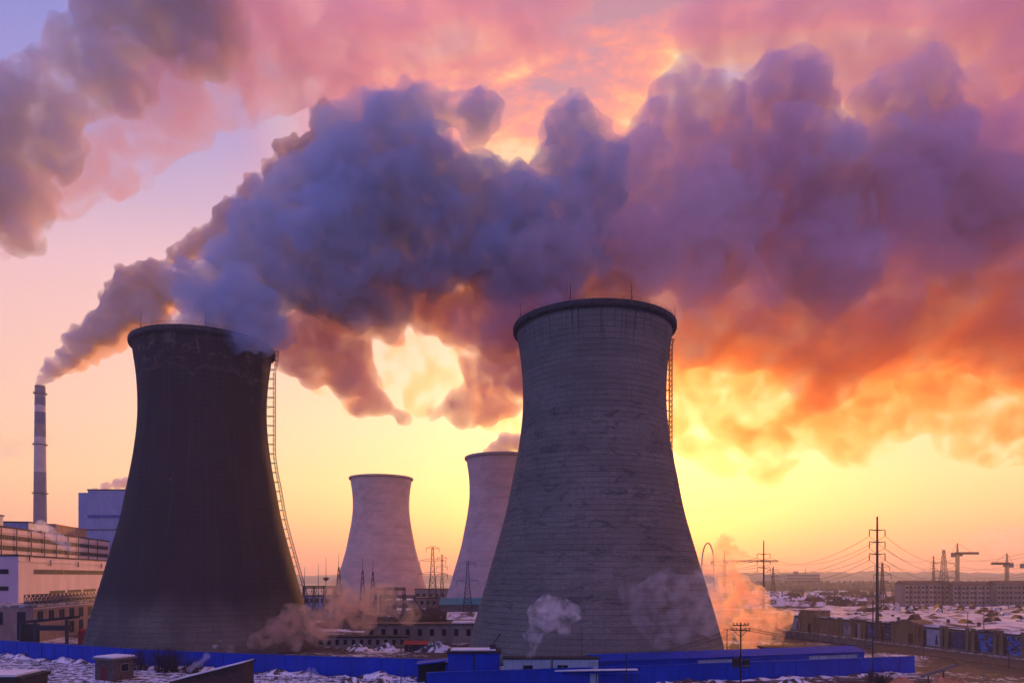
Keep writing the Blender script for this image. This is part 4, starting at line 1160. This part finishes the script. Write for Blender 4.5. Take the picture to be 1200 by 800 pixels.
# ------------------------------------------------------------------ tower cranes and arch
def crane(label, px, d, topy, jy, jib_px, ctr_px, basey=700):
    H = EYE+(HOR-topy)/F*d; zj = EYE+(HOR-jy)/F*d; x_, y_ = G(px, d)
    t = thing('tower_crane', label, 'tower crane', (x_, y_, 0), 0, 'tower cranes on the skyline')
    jl, cl = (jib_px-px)/F*d, (ctr_px-px)/F*d; s = 1 if jl > 0 else -1
    b = MB(); lattice(b, zj-1, 2.4, 2.4, 16, .34); b.build('mast', M_rust, t)
    b = MB(); b.box(-1.8,1.8,-1.8,1.8,zj-1,zj+2.2); b.box(s*1.9,s*4.2,-1.9,-.2,zj-2.2,zj+.4); b.build('cab', M_rust, t)
    b = MB(); truss(b, 0, jl, -.7, zj, zj+1.9, 14, .6); b.bar((0,.7,zj),(jl,.7,zj),.6); b.build('jib', M_rust, t)
    b = MB(); b.bar((0,-.7,zj+.4),(cl,-.7,zj+.4),.8); b.bar((0,.7,zj+.4),(cl,.7,zj+.4),.8); o = b.build('counter_jib', M_rust, t)
    MB().box(min(cl,cl+s*3.5),max(cl,cl+s*3.5),-1.2,1.2,zj-3.2,zj+1.6).build('counterweight', M_cement, o)
    b = MB(); lattice(b, H-zj-2, 1.6, .4, 5, .22, zj+2); b.build('apex', M_rust, t)
    b = MB(); b.bar((0,0,H-.3),(jl*.72,0,zj+1.9),.22); b.bar((0,0,H-.3),(cl,0,zj+.6),.22); b.build('tie_bar', M_rust, t)
crane('hazy orange tower crane beside the slender arch', 849, 900, 645, 658, 912, 833)
crane('tower crane with its jib pointing away from the slender arch', 1122, 760, 636, 649, 1147, 1115)
crane('tower crane with its jib reaching towards the other cranes', 1180, 740, 648, 661, 1161, 1187)
crane('tower crane cut by the frame edge', 1207, 760, 650, 662, 1240, 1196)
x_, y_ = G(829.5, 1150)
t = thing('slender_arch', 'slender tall arch standing in orange haze beside the grey tower', 'arch', (x_, y_, 0))
b = MB(); a_ = 7.0/F*1150; H = EYE+(HOR-636)/F*1150
b.tube([(-a_*1.05,0,0),(-a_,0,H*.55)]+[(-a_*math.cos(math.pi*k/16),0,H*.55+(H*.45)*math.sin(math.pi*k/16)) for k in range(1,16)]+[(a_,0,H*.55),(a_*1.05,0,0)], 1.2, 8)
b.build('arch_rib', mat('arch_steel', (.30,.16,.11), .7), t, True)
for u_, v_ in ((-a_*1.4,-a_*.75),(a_*.75,a_*1.4)): MB().box(u_,v_,-3,3,0,4).build('footing', M_cement, t)
# ------------------------------------------------------------------ smoke, steam and haze
def plume(name, label, cat, balls, voxel, disp, m, seed, **k):
    o = puff_mesh(name, px_balls(balls), voxel, disp, m, seed, **k)
    return tag(o, label, cat, None, 'stuff')
M_dense = vol_mat('dense_smoke', (.41, .61, 1.0), 0.17, 0.0, (.0,.2,.55), .055, (7,.28,.56), .13)
M_mid = vol_mat('drifting_smoke', (.60, .66, 1.0), 0.13, 0.0, (.45,.12,.3), .028, (10,.33,.58), .18)
M_low = vol_mat('lower_smoke', (.64, .66, .95), 0.18, 0.0, (.7,.05,.2), .045, (9,.30,.54), .2)
M_soft = vol_mat('soft_smoke', (.62, .66, 1.0), 0.055, 0.1, (.7,.1,.3), .014, (22,.32,.58), .2)
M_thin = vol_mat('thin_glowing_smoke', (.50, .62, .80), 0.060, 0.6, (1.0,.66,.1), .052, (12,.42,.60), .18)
M_far = vol_mat('far_smoke', (.66, .70, 1.0), 0.08, 0.0, (.15,.12,.35), .018, (22,.35,.58), .15)
M_farsoft = vol_mat('far_soft_smoke', (.68, .68, .90), 0.030, 0.2, (.8,.1,.4), .008, (30,.36,.58), .2)
M_trail = vol_mat('chimney_smoke', (.62, .68, 1.0), 0.24, 0.0, (.4,.2,.35), .045, (10,.30,.54), .2)
M_veil = vol_mat('veil_smoke', (.64, .66, .95), 0.022, 0.1, (.6,.15,.3), .006, (12,.34,.62), .2)
M_glow = vol_mat('sun_tinted_smoke', (1.0, .70, .26), 0.11, 0.5, (1.0,.62,.08), .07)  # sunlight on the trail's underside is put into this orange smoke colour
BIL = [(24,8),(11,-6),(6,4.5),(3,2.2)]
plume('smoke_plume', 'huge dark blue-grey smoke plume billowing out of the dark cooling tower', 'smoke plume',
 [(252,395,241,50),(302,388,224,27),(285,372,232,50),(275,345,247,60),(242,335,249,32),(335,300,250,66),(265,300,252,26),(350,250,252,50),(318,230,254,26),(395,300,254,82),(420,230,256,74),(415,170,258,46),(455,155,258,46),
  (480,240,262,88),(492,128,264,32),(505,298,262,56),(522,132,266,24),(558,136,268,32),(562,232,268,54),(600,280,272,78),(612,226,272,36),(672,158,276,40),(690,210,276,50),(650,290,276,62),(722,178,276,20),(648,196,276,36)],
 1.15, BIL, M_dense, 1, kids=18)
plume('smoke_plume', 'purple-pink lower bank of the plume hanging behind the grey tower with a bright gap', 'smoke plume',
 [(345,405,278,36),(380,395,280,46),(400,400,280,42),(372,435,282,22),(410,445,282,24),(440,350,282,44),(500,345,284,40),(545,345,284,46),(580,400,286,36),(572,440,288,30),(595,455,288,28),(600,380,288,60),(645,410,290,66),(425,462,288,26),(446,478,287,20),(470,488,286,13),(508,484,287,14),(540,474,288,24),(530,395,287,14),(462,392,287,15),(552,425,288,20),(575,470,288,26)],
 1.5, [(28,12),(12,-6),(6,4),(3,2)], M_low, 2)
plume('smoke_plume', 'three dark mauve smoke heads towering above and beyond the grey tower', 'smoke plume',
 [(745,215,288,46),(735,300,288,60),(765,150,294,34),(800,130,300,48),(835,120,300,40),(850,175,302,42),(785,200,302,62),(820,270,306,80),(755,270,302,76),
  (905,110,312,40),(935,130,312,46),(930,200,314,76),(985,210,318,66),(1045,130,322,46),(1085,120,324,46),(1100,170,324,46),(1060,220,326,76),(1130,250,330,76),(960,290,320,80)],
 1.5, [(28,10),(12,-8),(6,5.5),(3,2.8)], M_mid, 3, kids=18)
plume('smoke_bank', 'wide soft mauve smoke bank filling the sky beyond the grey tower', 'smoke bank',
 [(835,35,350,50),(885,45,348,50),(940,25,350,60),(1000,60,350,60),(1080,40,352,60),(1150,30,354,70),(1230,0,356,90),(700,330,305,100),(800,340,310,100),(880,280,325,110),(960,350,330,115),(1060,300,340,120),(1160,250,345,125),(1200,350,345,105),(880,365,320,80),(1000,365,332,75),(1110,360,340,72),(1280,260,348,140),(1190,130,345,90),(1140,180,345,80),(900,170,335,70),(1240,60,350,80),(1270,400,346,80)],
 2.3, [(40,16),(16,-9),(7,5),(3.5,2.5)], M_soft, 4)
plume('smoke_bank', 'thin mauve veil of smoke hanging in front of the plume above the grey tower', 'smoke bank',
 [(600,330,244,50),(660,300,246,60),(720,260,250,64),(760,190,254,50),(780,290,252,66),(560,370,246,40),(830,230,258,66),(640,360,246,40),(700,190,252,40)],
 1.8, [(26,12),(10,-6),(5,3.5)], M_veil, 23)
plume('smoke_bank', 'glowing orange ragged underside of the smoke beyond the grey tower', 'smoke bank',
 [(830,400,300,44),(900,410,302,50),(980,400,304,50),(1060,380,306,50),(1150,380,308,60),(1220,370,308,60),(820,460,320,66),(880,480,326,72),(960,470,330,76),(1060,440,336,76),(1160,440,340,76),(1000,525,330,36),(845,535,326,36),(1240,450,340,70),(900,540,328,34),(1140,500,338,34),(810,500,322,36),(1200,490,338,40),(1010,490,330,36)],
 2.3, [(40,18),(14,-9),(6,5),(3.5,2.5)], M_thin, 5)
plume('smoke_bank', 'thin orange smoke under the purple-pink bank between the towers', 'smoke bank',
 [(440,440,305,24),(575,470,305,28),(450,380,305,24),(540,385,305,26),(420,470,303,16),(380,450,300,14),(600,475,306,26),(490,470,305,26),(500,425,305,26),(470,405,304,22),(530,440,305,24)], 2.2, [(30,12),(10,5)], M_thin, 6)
plume('smoke_drift', 'dark purple drift of smoke crossing the upper corner of blue sky', 'smoke drift',
 [(200,-10,620,80),(140,25,620,55),(230,30,620,56),(120,0,618,30),(100,80,610,42),(64,112,610,42),(20,145,605,60),(60,165,606,44),(10,225,600,46),(-50,190,600,90),(140,90,614,46)], 3.0, [(60,22),(24,-14),(12,8),(6,4)], M_far, 7)
plume('smoke_drift', 'paler pink drift of smoke trailing below the dark purple one', 'smoke drift',
 [(320,60,640,72),(260,90,636,60),(205,125,630,52),(155,160,626,44),(115,190,620,40),(65,225,616,40),(20,255,610,34),(400,60,650,76),(300,0,640,80),(480,40,655,66),(560,20,660,66),(0,280,605,24),(640,10,665,60)], 3.4, [(60,24),(24,-14),(12,8),(6,4)], M_farsoft, 8)
plume('smoke_trail', 'smoke trail slanting up from the tall chimney, orange along its underside', 'smoke trail',
 [(47,449,700,5),(50,444,700,7),(56,438,700,9),(64,431,700,12),(78,420,700,14),(98,402,700,19),(120,385,700,22),(140,365,700,24),(155,345,700,26),(178,325,700,22),(172,360,700,24),(205,340,700,22),(212,300,700,16),(230,288,700,16),(250,282,700,18),(272,258,700,24),(270,290,700,28),(300,232,700,22),(310,260,700,30),(345,182,700,20),(340,215,700,30),(385,150,700,24),(380,190,700,34)], 1.6, [(18,5),(10,-5),(5,3)], M_trail, 9)
plume('smoke_trail', 'orange-coloured strip for the sunlit underside of the smoke trail from the tall chimney', 'smoke trail',
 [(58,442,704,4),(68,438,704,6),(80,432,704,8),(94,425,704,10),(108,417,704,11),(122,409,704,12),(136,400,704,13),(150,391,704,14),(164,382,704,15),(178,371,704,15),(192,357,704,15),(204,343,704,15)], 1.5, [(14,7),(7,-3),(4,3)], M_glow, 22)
M_st1 = vol_mat('pale_steam', (.85, .9, 1.0), 0.30, 0.2, (.5,.5,.5), .015, (2.2,.40,.62), .15)
M_st2 = vol_mat('faint_steam', (.8, .88, 1.0), 0.085, 0.3, (.7,.6,.6), .004, (3.6,.40,.68), .15)
M_st3 = vol_mat('sun_tinted_steam', (.85, .80, .80), 0.15, 0.5, (1.0,.42,.1), .085, (4,.40,.62), .15)  # the sun's orange is put into the steam by its absorption colour
M_st4 = vol_mat('far_pink_steam', (.7, .72, 1.0), 0.30, 0.1, (.6,.3,.4), .05)
M_st5 = vol_mat('faint_far_smoke', (.6, .8, 1.0), 0.012, 0.4, (.6,.6,.6), .004, (14,.34,.62), .3)
SB = [(6,5),(2.5,2.2)]
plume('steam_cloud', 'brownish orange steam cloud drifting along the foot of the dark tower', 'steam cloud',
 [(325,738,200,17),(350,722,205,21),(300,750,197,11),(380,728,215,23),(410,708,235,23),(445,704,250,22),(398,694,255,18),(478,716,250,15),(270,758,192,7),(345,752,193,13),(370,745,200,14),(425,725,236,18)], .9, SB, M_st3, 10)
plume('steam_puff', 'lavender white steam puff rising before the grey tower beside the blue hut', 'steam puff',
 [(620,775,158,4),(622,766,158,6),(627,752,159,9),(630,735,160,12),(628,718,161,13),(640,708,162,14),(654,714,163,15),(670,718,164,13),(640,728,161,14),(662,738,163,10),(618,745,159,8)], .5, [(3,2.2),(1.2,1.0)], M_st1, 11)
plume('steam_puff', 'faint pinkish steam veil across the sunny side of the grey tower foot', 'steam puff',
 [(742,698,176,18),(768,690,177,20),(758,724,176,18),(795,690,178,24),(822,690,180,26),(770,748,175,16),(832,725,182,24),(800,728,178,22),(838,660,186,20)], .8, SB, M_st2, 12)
plume('steam_cloud', 'sun-tinted orange steam cloud rising right beside the grey tower foot', 'steam cloud',
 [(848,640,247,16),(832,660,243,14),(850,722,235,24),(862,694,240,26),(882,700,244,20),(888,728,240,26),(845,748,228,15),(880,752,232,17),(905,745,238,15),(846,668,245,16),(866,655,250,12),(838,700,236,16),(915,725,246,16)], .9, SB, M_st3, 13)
plume('steam_puff', 'pinkish steam puff drifting before the ribbon windows of the plant hall', 'steam puff',
 [(48,614,285,7),(58,622,284,8),(68,630,283,8),(76,638,282,7),(83,645,281,5),(40,622,286,5)], .7, [(3,1.6),(1.2,.8)], M_st1, 14)
plume('steam_puff', 'pink steam curling above the roof of the boiler house', 'steam puff',
 [(112,574,515,4),(124,570,515,6),(138,566,515,7),(150,566,515,8)], .9, [(4,2),(2,1)], M_st4, 15)
plume('steam_puff', 'pink steam puff rising from the half hidden pale tower', 'steam puff',
 [(570,532,466,6),(580,525,466,9),(592,518,466,11),(606,518,466,11),(590,534,466,12)], .9, [(5,2),(2,1)], M_st4, 16)
plume('steam_puff', 'faint grey wisp of steam above the small clear-standing tower', 'steam puff',
 [(462,556,588,7),(478,547,588,8),(492,541,588,7)], 1.2, SB, M_st5, 17)
plume('smoke_wisp', 'faint dark smoke wisp in the sky beside the tall chimney', 'smoke wisp',
 [(-6,528,900,14),(14,524,900,14),(34,518,900,9),(60,512,900,8)], 1.8, [(8,4)], M_st5, 18)
plume('steam_puff', 'thin streak of pale steam before the blue fence and sloping shed', 'steam puff',
 [(222,784,172,5),(232,776,173,6),(242,768,174,5),(252,758,176,4),(258,750,177,3)], .45, [(2,1.2),(1,.6)], M_st1, 19)
plume('steam_puff', 'small pale steam puff low before the blue fence behind the rubble', 'steam puff',
 [(355,792,170,6),(364,786,170,6),(372,790,170,5)], .45, [(2,1.2),(1,.6)], M_st1, 20)
plume('smoke_bank', 'distant pinkish smoke rolling along the skyline beyond the cranes', 'smoke bank',
 [(1135,634,1700,9),(1160,626,1700,14),(1190,630,1700,16),(1220,624,1700,18),(1110,640,1700,8),(1170,640,1700,12)], 5, [(30,12),(12,6)], M_st5, 21)
hz = MB().box(-2000, 2000, -200, 3250, -1, 900).build('haze', vol_mat('hazy_air', (.78,.84,1.0), 0.00019, 0.4))
tag(hz, 'thin warm evening haze filling the air', 'haze', None, 'stuff')
